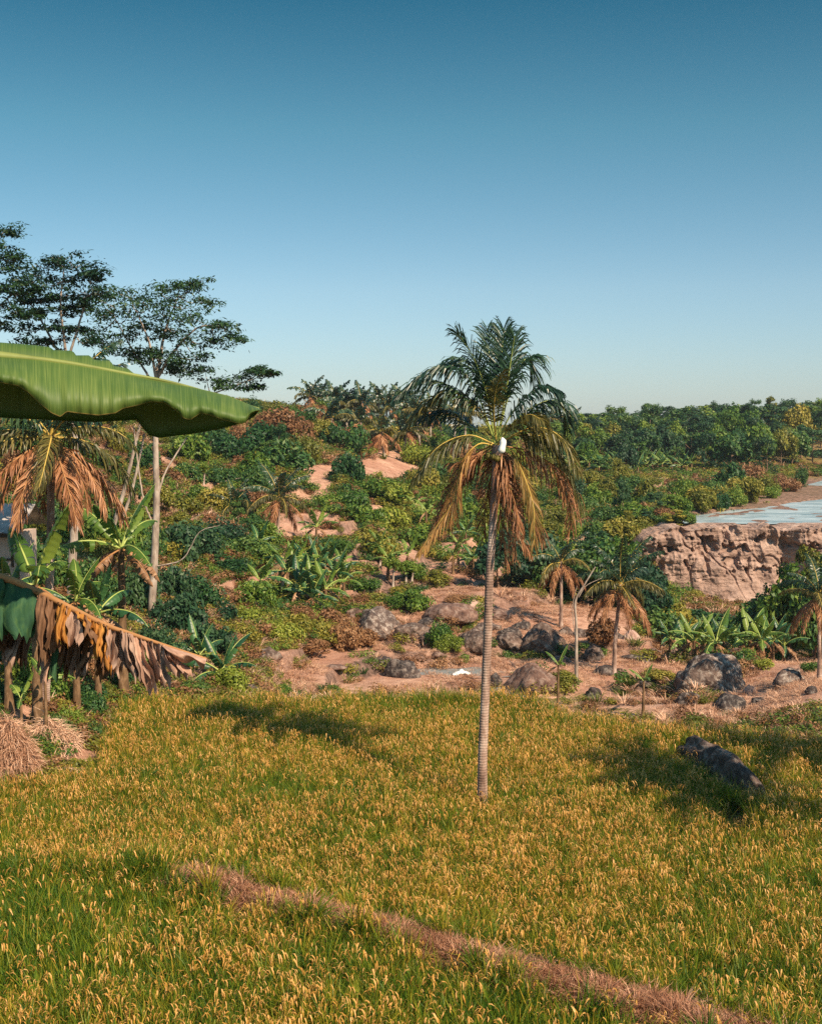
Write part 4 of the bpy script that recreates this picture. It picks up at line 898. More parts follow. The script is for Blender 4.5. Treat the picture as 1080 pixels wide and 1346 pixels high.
limb_tree('albizia_tree', 'tall tree with pale slender trunk and layered feathery crown above the leaf middle', b,
 [([(198, 835, 0), (203, 740, 0), (206, 660, 0), (205, 600, 0), (205, 540, 0), (208, 480, 0)], .20, .10), ([(208, 490, 0), (214, 450, .3), (222, 420, .5), (235, 390, .8)], .09, .02), ([(206, 500, 0), (196, 450, -.5), (180, 410, -1)], .08, .02),
  ([(208, 495, 0), (230, 460, -.6), (262, 430, -1), (295, 432, -1.4)], .08, .02), ([(206, 510, 0), (180, 470, .8), (150, 415, 1.2)], .07, .02), ([(205, 560, 0), (250, 530, -.5), (300, 510, -1), (355, 490, -1.5)], .06, .012),
  ([(207, 655, 0), (218, 620, .5), (246, 575, 1)], .06, .03), ([(203, 745, 0), (240, 735, -.3), (262, 700, -.5), (290, 690, -.5)], .04, .01), ([(202, 690, 0), (190, 660, .2), (183, 620, .5), (176, 560, .8)], .05, .03)],
 [(128, 385, 17, 1.2), (150, 398, 20, 1), (172, 388, 18, -.5), (140, 415, 14, 1), (168, 412, 18, .5), (195, 400, 20, -1), (214, 385, 18, .5), (228, 378, 13, .5), (245, 382, 15, 1), (258, 372, 10, 1), (262, 395, 14, .5), (238, 402, 18, 0), (218, 412, 18, -.5), (252, 420, 18, -1), (276, 425, 16, -1), (296, 430, 13, -1.4),
  (305, 442, 10, -1.4), (280, 446, 16, -1), (258, 448, 15, -.5), (232, 432, 16, .4), (188, 430, 16, .8), (208, 440, 12, .6), (165, 440, 12, 1), (240, 468, 14, -.6), (262, 470, 12, -.8), (222, 486, 14, .4), (182, 468, 12, .8), (250, 488, 14, .3), (200, 462, 9, 0), (292, 503, 12, -1), (312, 500, 13, -1), (330, 494, 12, -1.2), (346, 488, 9, -1.3), (358, 490, 7, -1.4), (330, 510, 8, -1), (128, 432, 14, 1.2), (140, 452, 15, 1), (165, 462, 14, .8), (120, 405, 12, 1.2), (270, 485, 14, -.6), (215, 468, 14, 0)],
 'leaf_tree', 31)
b = fit(95, 775, 56)
limb_tree('albizia_tree', 'tall tree with mottled trunk and open crown left of the highest crown', b,
 [([(94, 780, 0), (97, 710, 0), (101, 660, 0), (98, 560, .5), (88, 470, 1)], .21, .10), ([(90, 490, 1), (84, 440, .5), (80, 400, 0), (85, 350, 0)], .08, .02), ([(90, 490, 1), (70, 450, 1.5), (48, 410, 2), (25, 380, 2)], .08, .02), ([(88, 480, 1), (100, 440, .6), (112, 400, .3), (120, 370, 0)], .07, .02)],
 [(45, 358, 15, 1), (62, 350, 15, .5), (80, 342, 14, 0), (98, 348, 15, 0), (112, 358, 14, 0), (127, 364, 10, 0), (60, 370, 15, 1), (88, 368, 16, .5), (72, 390, 15, .8), (100, 385, 14, .4), (55, 392, 12, 1), (88, 408, 12, .4), (108, 402, 10, .2), (60, 412, 9, 1), (84, 430, 11, .4), (100, 432, 9, .5), (70, 446, 9, 1), (40, 432, 14, 1.5), (112, 448, 14, .5), (50, 450, 14, 1), (118, 385, 12, 0), (32, 395, 12, 1.5)],
 'leaf_tree', 32, D=56)
b = fit(-75, 800, 54)
limb_tree('albizia_tree', 'tall dark tree at the picture edge with flat leaf layers', b,
 [([(-72, 800, 0), (-64, 650, 0), (-50, 520, 0), (-34, 440, .5), (-15, 380, .6)], .24, .10), ([(-34, 440, .5), (-10, 410, .8), (20, 385, 1)], .07, .02), ([(-30, 430, .5), (-20, 370, .2), (-5, 320, 0)], .07, .02)],
 [(4, 303, 12, 0), (-14, 300, 16, .3), (-2, 322, 15, 0), (16, 340, 12, .2), (-12, 346, 18, .6), (8, 352, 13, .2), (30, 372, 16, .8), (8, 374, 18, .6), (-18, 382, 20, .6), (44, 380, 9, 1), (20, 386, 14, .8), (-6, 402, 18, .6), (18, 408, 14, .6), (30, 416, 10, .6), (-30, 410, 20, .2), (0, 424, 12, .4), (-40, 350, 24, 0), (-50, 400, 24, -.5)],
 'leaf_tree', 33, D=54)
b = fit(165, 690, 70)      # thin bare leaning pair
limb_tree('leaning_tree', 'thin pale forked tree leaning on the slope beside the drooping palm', b, [([(150, 690, 0), (162, 650, 0), (172, 610, 0), (184, 560, 0), (190, 535, 0)], .13, .06), ([(158, 690, .4), (172, 650, .4), (183, 605, .4), (190, 570, .4)], .10, .05)],
 [(186, 548, 12, 0), (198, 556, 10, .3), (176, 540, 11, .3)], 'leaf_green', 34, D=70)

# ------------------------------------------------------------------ the other palms
D = 42; b = fit(60, 940, D); topz = at(68, 572, D).z
o = palm('coconut_palm', b, topz - b.z, (at(68, 572, D).x - b.x, 0), 3.6, 26, seed=5, r0=.19, dry=3.2); tag(o, 'large drooping palm with reddish brown fronds under the banana leaf', 'palm tree')
for px, pyb, d, pyt, size, nf, lab, sd_, dry in [
   (365, 700, 76, 652, 3.2, 18, 'small hillside palm with a brown skirt of dead fronds', 6, 2.2), (308, 690, 80, 662, 2.8, 15, 'half hidden hillside palm with pale drooping fronds left of the skirted palm', 7, 2.2),
   (737, 826, 76, 738, 2.6, 15, 'slender valley palm with brown hanging fronds right of the main trunk', 8, 2.6), (806, 888, 64, 768, 3.0, 26, 'bushy headed dark palm on a thin white trunk above the boulders', 9, 1.6),
   (1076, 893, 62, 780, 2.4, 18, 'palm cut by the picture edge above the round green bush', 10, 1.6)]:
    b = hit(px, pyb); d = b.y; tp = at(px + {365: 2, 806: 8}.get(px, 0), pyt, d); h = max(1.6, tp.z - b.z)
    o = palm('coconut_palm', b, h, (tp.x - b.x, 0), size, nf, seed=sd_, r0=.115 if d < 70 else .14, dry=dry); tag(o, lab, 'palm tree')
# palms and a tree beyond the frame that shade the field
for (x, y, h, s, lab) in [(13.6, 29.4, 9.6, 3.0, 'coconut palm beyond the frame shading the field centre'), (18.0, 31.6, 9.8, 3.2, 'coconut palm beyond the frame shading the field edge'), (15.0, 26.5, 10.4, 3.0, 'coconut palm beyond the frame, third of the shading row')]:
    z = float(terrain_z(x, y)); o = palm('coconut_palm', (x, y, z), h, (.2, .1), s, 22, seed=int(x * 10), dry=1.0, r0=.15); tag(o, lab, 'palm tree')

# ridge palms
rp = random.Random(11); k_ = 0
for px in [403, 415, 424, 436, 447, 455, 466, 474, 485, 497, 505, 516, 530, 541, 552, 566, 580, 594, 609, 700, 712, 724, 735, 752]:
    d = 188 + rp.uniform(-12, 25) if px < 620 else 240 + rp.uniform(-15, 25); q = at(px, 550, d); z = float(terrain_z(q.x, q.y))
    pyt = np.interp(px, [400, 425, 450, 475, 505, 540, 620, 700, 760], [540, 531, 526, 530, 528, 532, 545, 552, 553]) + rp.uniform(-3, 7); h = max(3.0, at(px, pyt, d).z - z)
    o = palm('coconut_palm', (q.x, q.y, z), h, (rp.uniform(-.6, .6), 0), 3.4 + rp.uniform(-.4, .5), 12, far=True, seed=20 + k_, r0=.2, dry=rp.choice((0, .3, .6))); k_ += 1
    auto(o, 'ridge palm', 'palm tree', 'palms along the skyline', px, pyt)
for px, py, d in [(1000, 590, 290), (985, 560, 300), (1010, 618, 262), (868, 610, 262), (900, 600, 270), (925, 598, 265), (818, 590, 280), (800, 600, 262), (846, 585, 290), (1050, 585, 300), (780, 585, 265), (505, 575, 165), (530, 570, 172), (560, 560, 185), (470, 560, 165), (435, 560, 160), (960, 606, 262), (1035, 560, 320)]:
    q = at(px, py, d); z = float(terrain_z(q.x, q.y)); h = max(3.5, q.z - z)
    if h > 15: continue
    o = palm('coconut_palm', (q.x, q.y, z), h, (rp.uniform(-.6, .6), 0), 3.8, 12, far=True, seed=60 + int(px), r0=.2, dry=rp.choice((1, 1.5, 2))); auto(o, 'palm among the trees', 'palm tree', 'palms within the far forest', px, py)

# ------------------------------------------------------------------ banana plants
def ban(px, pyb, d, hp, size, n, q, seed, dead=2, lab=None, lean=(0, 0), desc='banana plant', grp='banana plants on the slopes'):
    b = fit(px, pyb, d) if d else fit(px, pyb)
    if b is None: return
    dd = b.y; h = hp / F * dd if not d or d > 70 else max(.3, at(px, pyb - hp, d).z - b.z); o = banana('banana_plant', b, h, size, n, q, seed, dead, lean)
    if lab: tag(o, lab, 'banana plant')
    else: auto(o, desc, 'banana plant', grp, px, pyb)
ban(162, 870, 46, 150, 1.55, 6, 0, 21, 5, 'single banana plant with reddish stem and arching leaves beside the tall pale trunk')
ban(48, 850, 40, 82, 1.5, 5, 0, 24, 4, 'bright yellow green banana plant standing by the hut')
ban(100, 850, 43, 60, 1.1, 6, 0, 25, 5, 'leafy banana plant between the hut plant and the single banana')
ban(128, 835, 44, 30, 1.1, 7, 1, 26, 5, 'dark low banana plant left of the reddish banana stem')
ban(10, 830, 41, 50, 1.2, 6, 1, 27, 4, 'dark banana plant under the hut wall')
ban(292, 905, 50.5, 22, 1.1, 8, 1, 28, 1, 'spiky dark banana plant at the field corner')
ban(262, 880, 52, 20, .9, 7, 1, 29, 1, 'low dark banana plant left of the field corner banana')
ban(60, 905, 39, 12, .55, 4, 0, 30, 0, 'small yellow green seedling banana on the bank'); ban(28, 925, 38.4, 8, .5, 3, 0, 31, 0, 'tiny lime banana shoot above the straw heap'); ban(188, 1056, 36.4, 14, .34, 2, 0, 32, 0, 'single lime banana shoot standing in the rice')
ban(845, 925, 58, 30, .6, 4, 0, 33, 1, 'young broken banana sapling in front of the huge boulder'); ban(733, 918, 57, 44, .55, 4, 0, 34, 1, 'young banana sapling before the brown boulder')
rb = random.Random(5)
for px, py, s_, n_ in [(392, 800, 1.3, 7), (410, 792, 1.2, 7), (378, 790, 1.2, 6), (428, 800, 1.2, 7), (440, 782, 1.1, 6), (402, 775, 1.1, 6), (420, 770, 1.1, 7), (432, 765, 1.0, 6), (388, 772, 1.2, 7), (416, 722, 1.1, 8), (447, 768, 1.0, 6), (410, 815, 1.2, 7), (452, 790, 1.1, 6), (372, 775, 1.1, 6), (342, 790, 1.0, 6), (536, 756, 1.0, 5), (510, 762, .9, 5), (602, 745, .9, 6), (595, 755, .8, 6), (612, 725, 1.0, 6), (500, 745, .9, 6), (622, 760, .8, 5), (560, 700, 1.0, 6), (545, 690, 1.0, 6), (340, 740, 1, 6), (650, 660, 1, 6)]:
    ban(px, py, None, 26, s_, n_, rb.choice((0, 0, 1)), int(px * 3 + py), 2, desc='banana plant')
for px, py, s_ in [(898, 848, 1.1), (912, 842, 1.2), (926, 838, 1.2), (940, 842, 1.1), (905, 858, 1.0), (955, 835, 1.2), (970, 845, 1.1), (985, 838, 1.2), (935, 855, 1), (1000, 832, 1.1), (1015, 838, 1.2), (1030, 828, 1.1), (880, 850, .9), (962, 858, 1), (950, 815, 1.1), (925, 818, 1.1)]:
    b_ = at(px, py, 73.5 + rb.random() * 10); s_ *= rb.uniform(.75, 1.15); ban(px, py, b_.y, 30, s_, 8, rb.choice((0, 1, 1)), int(px * 5 + py), 3, desc='valley banana plant', grp='banana plants in the valley')
for i in range(26):
    px = 748 + i * 6.4; py = 622 - 4 * math.sin(i * .7) + rb.uniform(-5, 5); ban(px, py, None, 14, 1.5, 5, rb.choice((0, 1)), 900 + i, 0, desc='far banana plant', grp='far banana rows')

# ------------------------------------------------------------------ boulders
def boulder(px, pyb, wp, hp, mat, lab, seed, d=None, sharp=1.25, dep=.8, sink=.25, rz=0, tilt=0):
    import bmesh
    b = fit(px, pyb, d) if d else fit(px, pyb); dd = b.y; W = wp * 1.08 / F * dd; H = hp * .8 / F * dd; bm = bmesh.new(); bmesh.ops.create_icosphere(bm, subdivisions=5, radius=1)
    V = np.array([v.co[:] for v in bm.verts]); Fq = [[v.index for v in f.verts] for f in bm.faces]; bm.free(); r = np.random.default_rng(seed)
    for k in range(9):      # flats and facets
        nrm = unit(r.normal(size=3)); off = .62 + .3 * r.random(); s = V @ nrm; V = V - nrm * (np.maximum(s - off, 0) * .6 * sharp)[:, None]
    nz = fbm(V[:, 0] * 2 + seed, V[:, 1] * 2 + V[:, 2] * 1.3, seed, 5) - .5; nf = fbm(V[:, 0] * 7 + V[:, 2] * 4, V[:, 1] * 7 - V[:, 2] * 3, seed + 9, 4) - .5
    V = V * (1 + .55 * nz + .12 * nf)[:, None]; V[:, 2] = np.where(V[:, 2] < 0, V[:, 2] * .5, V[:, 2]); V[:, :2] /= np.abs(V[:, 0]).max(); V[:, 2] /= V[:, 2].max()
    mb = MB(); mb.add(V * np.array([W / 2, W / 2 * dep, H * 1.0]), Fq, 0, True); o = mb.build('boulder', [mat]); o.location = (b.x, b.y + W * .2, b.z - H * .02); o.rotation_euler = (0, tilt, rz); tag(o, lab, 'boulder'); return o
for i, a in enumerate([
 (530, 891, 50, 30, 'rock_dark', 'black dome shaped boulder on the pale harvested terrace'), (502, 876, 34, 15, 'rock_dark', 'low dark slab leaning against the black dome boulder'),
 (498, 838, 100, 40, 'rock_blotch', 'broad grey boulder with pinkish face above the harvested terrace'), (592, 815, 70, 26, 'rock_brown', 'brown rock hump behind the green shrub on the terrace'), (560, 848, 34, 18, 'rock_grey', 'small grey rock left of the terrace shrub'),
 (628, 857, 62, 30, 'rock_grey', 'grey boulder partly hidden behind the main palm trunk'), (668, 856, 44, 22, 'rock_grey', 'grey boulder just right of the main palm trunk'), (672, 838, 36, 16, 'rock_dark', 'flat dark rock above the grey boulder by the palm trunk'),
 (715, 862, 72, 46, 'rock_grey', 'tall wedge shaped boulder with a black left face'), (780, 868, 40, 26, 'rock_grey', 'round grey boulder behind the thin white stem'), (700, 910, 84, 42, 'rock_brown', 'large brown boulder with weeds at the water edge'),
 (796, 888, 34, 15, 'rock_dark', 'low dark stone left of the bushy palm foot'), (816, 890, 26, 12, 'rock_brown', 'low brown stone right of the bushy palm foot'), (779, 918, 27, 18, 'rock_dark', 'small pointed dark stone near the rice edge'),
 (940, 908, 98, 58, 'rock_blotch', 'huge split boulder blotched with white lichen'), (907, 926, 38, 20, 'rock_dark', 'rounded dark boulder at the foot of the huge split boulder'), (960, 934, 62, 24, 'rock_dark', 'dark slab below the huge split boulder'),
 (1040, 900, 46, 26, 'rock_blotch', 'striped dome boulder standing in the stubble'), (972, 864, 26, 14, 'rock_grey', 'small grey stone above the huge split boulder'), (830, 842, 30, 18, 'rock_pink', 'pale rounded rock by the bushy palm'),
 (874, 838, 28, 18, 'rock_dark', 'dark rock at the valley edge left of the bananas'), (352, 866, 36, 18, 'rock_grey', 'grey stone at the hedge end of the terrace'), (640, 830, 40, 12, 'rock_grey', 'flat pale stone behind the palm trunk'), (985, 912, 20, 14, 'rock_pink', 'small pink rounded stone beside the huge boulder'),
 (745, 835, 30, 12, 'rock_grey', 'low grey rock at the slender palm foot'), (575, 872, 22, 8, 'rock_brown', 'tiny brown stone beyond the puddle'), (860, 862, 30, 10, 'rock_brown', 'flat brown ledge stone right of the pale rock'), (1068, 912, 18, 12, 'rock_dark', 'small dark stone at the palm foot by the edge'), (265, 893, 30, 26, 'rock_pink', 'pinkish rock showing among dark weeds at the field corner'), (320, 888, 44, 20, 'rock_dark', 'black rock in the weeds by the field corner')]):
    boulder(*a, seed=40 + i, rz=i * .9, d=50.8 if a[0] in (265, 320) else None)
for i, (px, py, w_, h_, m_, lab) in enumerate([(545, 838, 60, 18, 'rock_grey', 'grey slab continuing right of the broad grey boulder'), (470, 822, 44, 24, 'rock_brown', 'brown rock face left of the broad grey boulder'), (612, 800, 50, 14, 'rock_pink', 'pink rock ledge above the brown hump'), (655, 812, 44, 14, 'rock_brown', 'brown rock ledge right of the palm trunk'),
    (686, 828, 30, 14, 'rock_dark', 'small dark rock above the flat dark rock'), (735, 872, 40, 12, 'rock_brown', 'brown low rock between the wedge boulder and the round boulder'), (765, 838, 34, 12, 'rock_grey', 'low grey rock right of the slender palm foot'), (650, 905, 26, 18, 'rock_dark', 'black rock at the lower puddle'),
    (610, 845, 30, 14, 'rock_brown', 'small brown rock left of the palm trunk'), (560, 822, 34, 12, 'rock_dark', 'dark rock under the brown hump'), (850, 905, 26, 8, 'rock_grey', 'flat grey stone near the broken sapling'), (895, 865, 40, 16, 'rock_brown', 'brown slab behind the huge split boulder'), (1000, 925, 26, 9, 'rock_dark', 'flat dark stone right of the dark slab'), (840, 870, 50, 10, 'rock_dark', 'long dark ledge stone on the sandy terrace'), (790, 838, 60, 14, 'rock_dark', 'dark rock ledge shaded by the bushy palm'), (440, 880, 30, 6, 'rock_brown', 'thin brown stone in the straw left of the black dome')]):
    boulder(px, py, w_, h_, m_, lab, seed=300 + i, rz=i * .2)
boulder(232, 918, 80, 16, 'rock_brown', 'flat brown rock slab at the back edge of the rice', 99, d=49.5)
# the low rock ridge in the field, two long stones
o = boulder(942, 1020, 222, 50, 'rock_grey', 'long low dark rock ridge lying in the rice', 120, d=37.5, dep=.17, rz=-1.33); o.location.z = .18; o.location.y = 37.4; o['category'] = 'rock'

# ------------------------------------------------------------------ shrubs and trees of the slopes, placed where the photograph shows them
rs = random.Random(3)
MATW = {'leaf_dark': 'dark green', 'leaf_green': 'mid green', 'leaf_olive': 'olive', 'leaf_lime': 'light green', 'leaf_brown': 'brownish', 'leaf_teal': 'deep green', 'grass_green': 'light green'}
def bare_at(b):
    i = int(np.clip(np.searchsorted(Ys, b.y), 0, len(Ys) - 1)); j = int(np.clip(np.searchsorted(Rs, 540 + F * b.x / b.y), 0, len(Rs) - 1)); return float(bare[i, j])
def put_bush(px, py, rp_, hp_, mat, key=None, d=None, keepoff=False):
    b = hit(px, py)
    if b is None or (keepoff and (bare_at(b) > .5 or (430 < px < 650 and py > 715))): return
    k = b.y / F; key = key or rs.choice(('bush', 'bush', 'bushy')); v = rs.randrange(len(BU[key])); o = bush('shrub', b, rp_ * 1.25 * k, hp_ * 1.4 * k, mat, v, key, rs.random() * 4)
    auto(o, MATW[mat] + ' shrub', 'shrub', 'shrubs on the slopes', px, py - hp_ / 2)
NAMED = [  # px, base py, radius px, height px, material
 (455, 600, 30, 42, 'leaf_dark'), (458, 638, 20, 30, 'leaf_dark'), (372, 580, 34, 40, 'leaf_brown'), (410, 560, 24, 26, 'leaf_brown'), (395, 605, 26, 30, 'leaf_olive'), (340, 600, 30, 30, 'leaf_dark'), (300, 605, 30, 34, 'leaf_dark'), (250, 610, 26, 30, 'leaf_green'),
 (375, 625, 34, 34, 'leaf_dark'), (335, 632, 26, 26, 'leaf_green'), (290, 640, 24, 22, 'leaf_dark'), (245, 640, 20, 22, 'leaf_dark'), (548, 612, 24, 28, 'leaf_lime'), (505, 585, 20, 24, 'leaf_olive'), (575, 600, 26, 26, 'leaf_green'),
 (490, 655, 30, 26, 'leaf_green'), (520, 668, 26, 24, 'leaf_lime'), (460, 672, 28, 26, 'leaf_green'), (545, 690, 28, 26, 'leaf_green'), (575, 665, 26, 28, 'leaf_lime'), (600, 690, 28, 28, 'leaf_green'), (480, 695, 28, 22, 'leaf_green'), (515, 705, 26, 26, 'leaf_lime'), (550, 722, 24, 24, 'leaf_green'),
 (500, 735, 26, 26, 'leaf_olive'), (480, 722, 20, 20, 'leaf_olive'), (430, 670, 24, 20, 'leaf_green'), (330, 700, 22, 20, 'leaf_dark'), (295, 720, 36, 34, 'leaf_teal'), (260, 730, 34, 36, 'leaf_teal'), (325, 735, 32, 28, 'leaf_dark'), (350, 720, 24, 22, 'leaf_green'), (235, 745, 30, 40, 'leaf_teal'),
 (300, 755, 28, 20, 'leaf_dark'), (255, 800, 34, 40, 'leaf_dark'), (240, 840, 34, 44, 'leaf_teal'), (285, 825, 30, 30, 'leaf_teal'), (320, 820, 30, 24, 'leaf_lime'), (315, 845, 28, 24, 'leaf_olive'), (350, 830, 26, 26, 'leaf_lime'), (335, 802, 26, 26, 'leaf_green'), (365, 850, 26, 24, 'leaf_lime'), (390, 838, 24, 22, 'leaf_olive'),
 (275, 870, 32, 36, 'leaf_teal'), (225, 880, 30, 40, 'leaf_teal'), (300, 915, 26, 26, 'leaf_lime'), (255, 915, 22, 20, 'leaf_dark'), (330, 905, 18, 16, 'leaf_olive'), (435, 915, 16, 10, 'leaf_green'), (370, 912, 14, 9, 'leaf_green'),
 (420, 850, 34, 30, 'leaf_olive'), (455, 855, 26, 36, 'leaf_brown'), (430, 832, 28, 30, 'leaf_brown'), (470, 800, 22, 16, 'leaf_brown'), (405, 860, 26, 14, 'leaf_brown'), (445, 842, 30, 20, 'leaf_brown'), (475, 850, 24, 16, 'leaf_brown'), (415, 838, 24, 20, 'leaf_olive'), (465, 822, 22, 16, 'leaf_brown'), (395, 815, 22, 16, 'leaf_brown'), (540, 790, 16, 10, 'leaf_brown'), (600, 790, 16, 8, 'leaf_brown'), (482, 782, 20, 18, 'leaf_green'), (520, 800, 18, 20, 'leaf_green'), (545, 805, 22, 22, 'leaf_green'), (578, 852, 22, 30, 'leaf_green'), (590, 856, 16, 18, 'leaf_lime'), (545, 760, 16, 16, 'leaf_green'), (575, 775, 16, 14, 'leaf_olive'),
 (525, 782, 14, 10, 'leaf_olive'), (690, 905, 14, 14, 'leaf_lime'), (738, 905, 18, 14, 'leaf_olive'), (790, 850, 22, 26, 'leaf_brown'), (870, 896, 18, 10, 'leaf_olive'), (920, 925, 12, 8, 'leaf_olive'), (960, 780, 10, 12, 'leaf_olive'),
 (1045, 862, 30, 32, 'leaf_lime'), (1010, 868, 24, 16, 'leaf_lime'), (975, 858, 22, 14, 'leaf_lime'), (930, 862, 26, 14, 'leaf_lime'), (1068, 885, 14, 14, 'leaf_green'), (1005, 880, 12, 10, 'leaf_lime'), (895, 858, 20, 22, 'leaf_green'), (918, 852, 16, 24, 'leaf_olive'), (948, 850, 18, 26, 'leaf_dark'), (978, 848, 18, 26, 'leaf_green'), (1000, 852, 16, 20, 'leaf_olive'), (935, 868, 14, 12, 'leaf_green'), (888, 846, 14, 20, 'leaf_dark'), (965, 862, 16, 18, 'leaf_lime'), (1025, 846, 18, 26, 'leaf_dark')]
for a in NAMED: put_bush(*a)
# the dark hedge foot and tangle behind the rice's left corner
for px, py, r_, h_, m_, dd in [(150, 905, 26, 30, 'leaf_dark', 46), (182, 900, 24, 30, 'leaf_green', 47), (118, 930, 26, 28, 'leaf_dark', 41), (82, 930, 24, 26, 'leaf_green', 39.5), (75, 975, 22, 34, 'leaf_dark', 37.6), (60, 985, 18, 24, 'leaf_green', 37), (125, 975, 18, 24, 'leaf_dark', 38.4), (15, 885, 34, 34, 'leaf_dark', 40), (50, 890, 28, 26, 'leaf_green', 40), (20, 920, 22, 22, 'leaf_green', 38.6),
    (30, 905, 26, 40, 'leaf_green', 0), (70, 900, 26, 40, 'leaf_dark', 0), (110, 900, 24, 36, 'leaf_brown', 0), (5, 930, 22, 30, 'leaf_dark', 0), (90, 960, 20, 26, 'leaf_green', 0), (120, 945, 20, 26, 'leaf_dark', 0), (138, 925, 18, 24, 'leaf_olive', 0), (60, 950, 18, 22, 'leaf_brown', 0), (205, 862, 28, 40, 'leaf_teal', 50), (140, 860, 30, 40, 'leaf_teal', 48), (95, 850, 34, 50, 'leaf_dark', 46), (30, 830, 34, 50, 'leaf_dark', 46), (120, 800, 34, 60, 'leaf_dark', 52), (180, 810, 30, 60, 'leaf_teal', 54), (60, 780, 36, 50, 'leaf_dark', 54), (150, 740, 36, 50, 'leaf_green', 60), (230, 800, 26, 40, 'leaf_teal', 58), (10, 760, 34, 60, 'leaf_dark', 56), (105, 725, 30, 44, 'leaf_green', 62), (60, 700, 34, 44, 'leaf_dark', 66), (190, 735, 26, 40, 'leaf_dark', 64)]:
    put_bush(px, py, r_, h_, m_, d=dd)
# left hillside behind the tall trees
for i in range(85):
    px = rs.uniform(-60, 345); py = rs.uniform(565, 745)
    if 150 < px < 300 and 640 < py < 668: continue
    put_bush(px, py, rs.uniform(16, 28), rs.uniform(18, 34), rs.choice(('leaf_dark', 'leaf_green', 'leaf_olive', 'leaf_olive', 'leaf_brown')), keepoff=True)
# ridge shrubs
for px in range(335, 780, 13):
    py = float(np.interp(px, [335, 400, 500, 600, 780], [548, 548, 556, 572, 590])) + rs.uniform(-2, 14); put_bush(px + rs.uniform(-5, 5), py, rs.uniform(12, 22), rs.uniform(12, 24), rs.choice(('leaf_dark', 'leaf_green', 'leaf_olive', 'leaf_dark')))
# the green slope behind the palm and the thicket of the valley's left side
for i in range(80):
    px = rs.uniform(545, 850); py = rs.uniform(598, 745)
    if 770 < px < 900 and 632 < py < 655: continue
    put_bush(px, py, rs.uniform(14, 26), rs.uniform(16, 32), rs.choice(('leaf_dark', 'leaf_green', 'leaf_olive', 'leaf_lime', 'leaf_green', 'leaf_olive', 'leaf_brown')), keepoff=True)
for i in range(26):      # dark wood along the valley floor
    px = rs.uniform(655, 850); d = rs.uniform(92, 104); q = at(px, 780, d); b = Vector((q.x, q.y, float(terrain_z(q.x, q.y)))); py = project(b.x, b.y, b.z)[1]
    key = rs.choice(('round', 'wispy', 'round')); o = tree('tree', b, rs.uniform(1.8, 2.8), rs.uniform(4.5, 6.5), rs.choice(('leaf_dark', 'leaf_teal', 'leaf_green')), key, rs.randrange(len(BU[key])), .2, rs.random() * 5); auto(o, 'valley tree', 'tree', 'trees in the valley', px, float(py) - 60)
for px, d, hp_, r_, m_ in [(865, 88, 60, 36, 'leaf_dark'), (890, 92, 64, 40, 'leaf_olive'), (925, 92, 56, 34, 'leaf_dark'), (950, 96, 52, 34, 'leaf_teal'), (985, 92, 60, 36, 'leaf_green'), (1015, 90, 80, 40, 'leaf_dark'), (1040, 88, 120, 44, 'leaf_green'), (1070, 86, 110, 46, 'leaf_dark'), (1025, 100, 100, 40, 'leaf_green'), (1060, 98, 125, 40, 'leaf_olive'), (1000, 104, 70, 34, 'leaf_dark'), (905, 104, 50, 34, 'leaf_dark'), (870, 104, 60, 34, 'leaf_green'), (845, 96, 70, 36, 'leaf_dark'), (1100, 88, 120, 50, 'leaf_dark'), (1140, 90, 120, 50, 'leaf_green'), (1080, 104, 120, 44, 'leaf_dark')]:
    q = at(px, 800, d); b = Vector((q.x, q.y, float(terrain_z(q.x, q.y)))); key = rs.choice(('round', 'round', 'wispy')); h = hp_ / F * d + max(0, 10.98 - b.z - d * 250 / F) * 0 ; h = at(px, 848 - hp_, d).z - b.z
    o = tree('tree', b, r_ / F * d, max(2.5, h), m_, key, rs.randrange(len(BU[key])), .12, rs.random() * 5); auto(o, MATW[m_] + ' tree', 'tree', 'trees below the cliff', px, 848 - hp_)
# far forest: rows from the near bank back to the skyline
fr = random.Random(8); cnt = 0
def fskyline(px): return float(np.interp(px, [700, 760, 800, 860, 920, 1000, 1080, 1200], [560, 545, 540, 535, 530, 526, 522, 520]))
for i in range(125):      # small trees standing among the shrubs of the slopes
    px = fr.uniform(130, 900); py = fr.uniform(572, 715) if px > 350 else fr.uniform(575, 780); b = hit(px, py)
    if b is None or bare_at(b) > .45 or (430 < px < 660 and py > 690) or abs(px - 365) < 30 and abs(py - 690) < 40: continue
    k = b.y / F; m_ = fr.choice(('leaf_dark', 'leaf_green', 'leaf_olive', 'leaf_teal')); key = fr.choice(('round', 'wispy', 'layers')); hh = fr.uniform(24, 40) if fr.random() < .7 else fr.uniform(42, 58)
    o = tree('tree', b, fr.uniform(14, 22) * k, hh * k, m_, key, fr.randrange(len(BU[key])), .2, fr.random() * 6); auto(o, MATW.get(m_) + ' small tree', 'tree', 'small trees on the slopes', px, py - hh * .7)
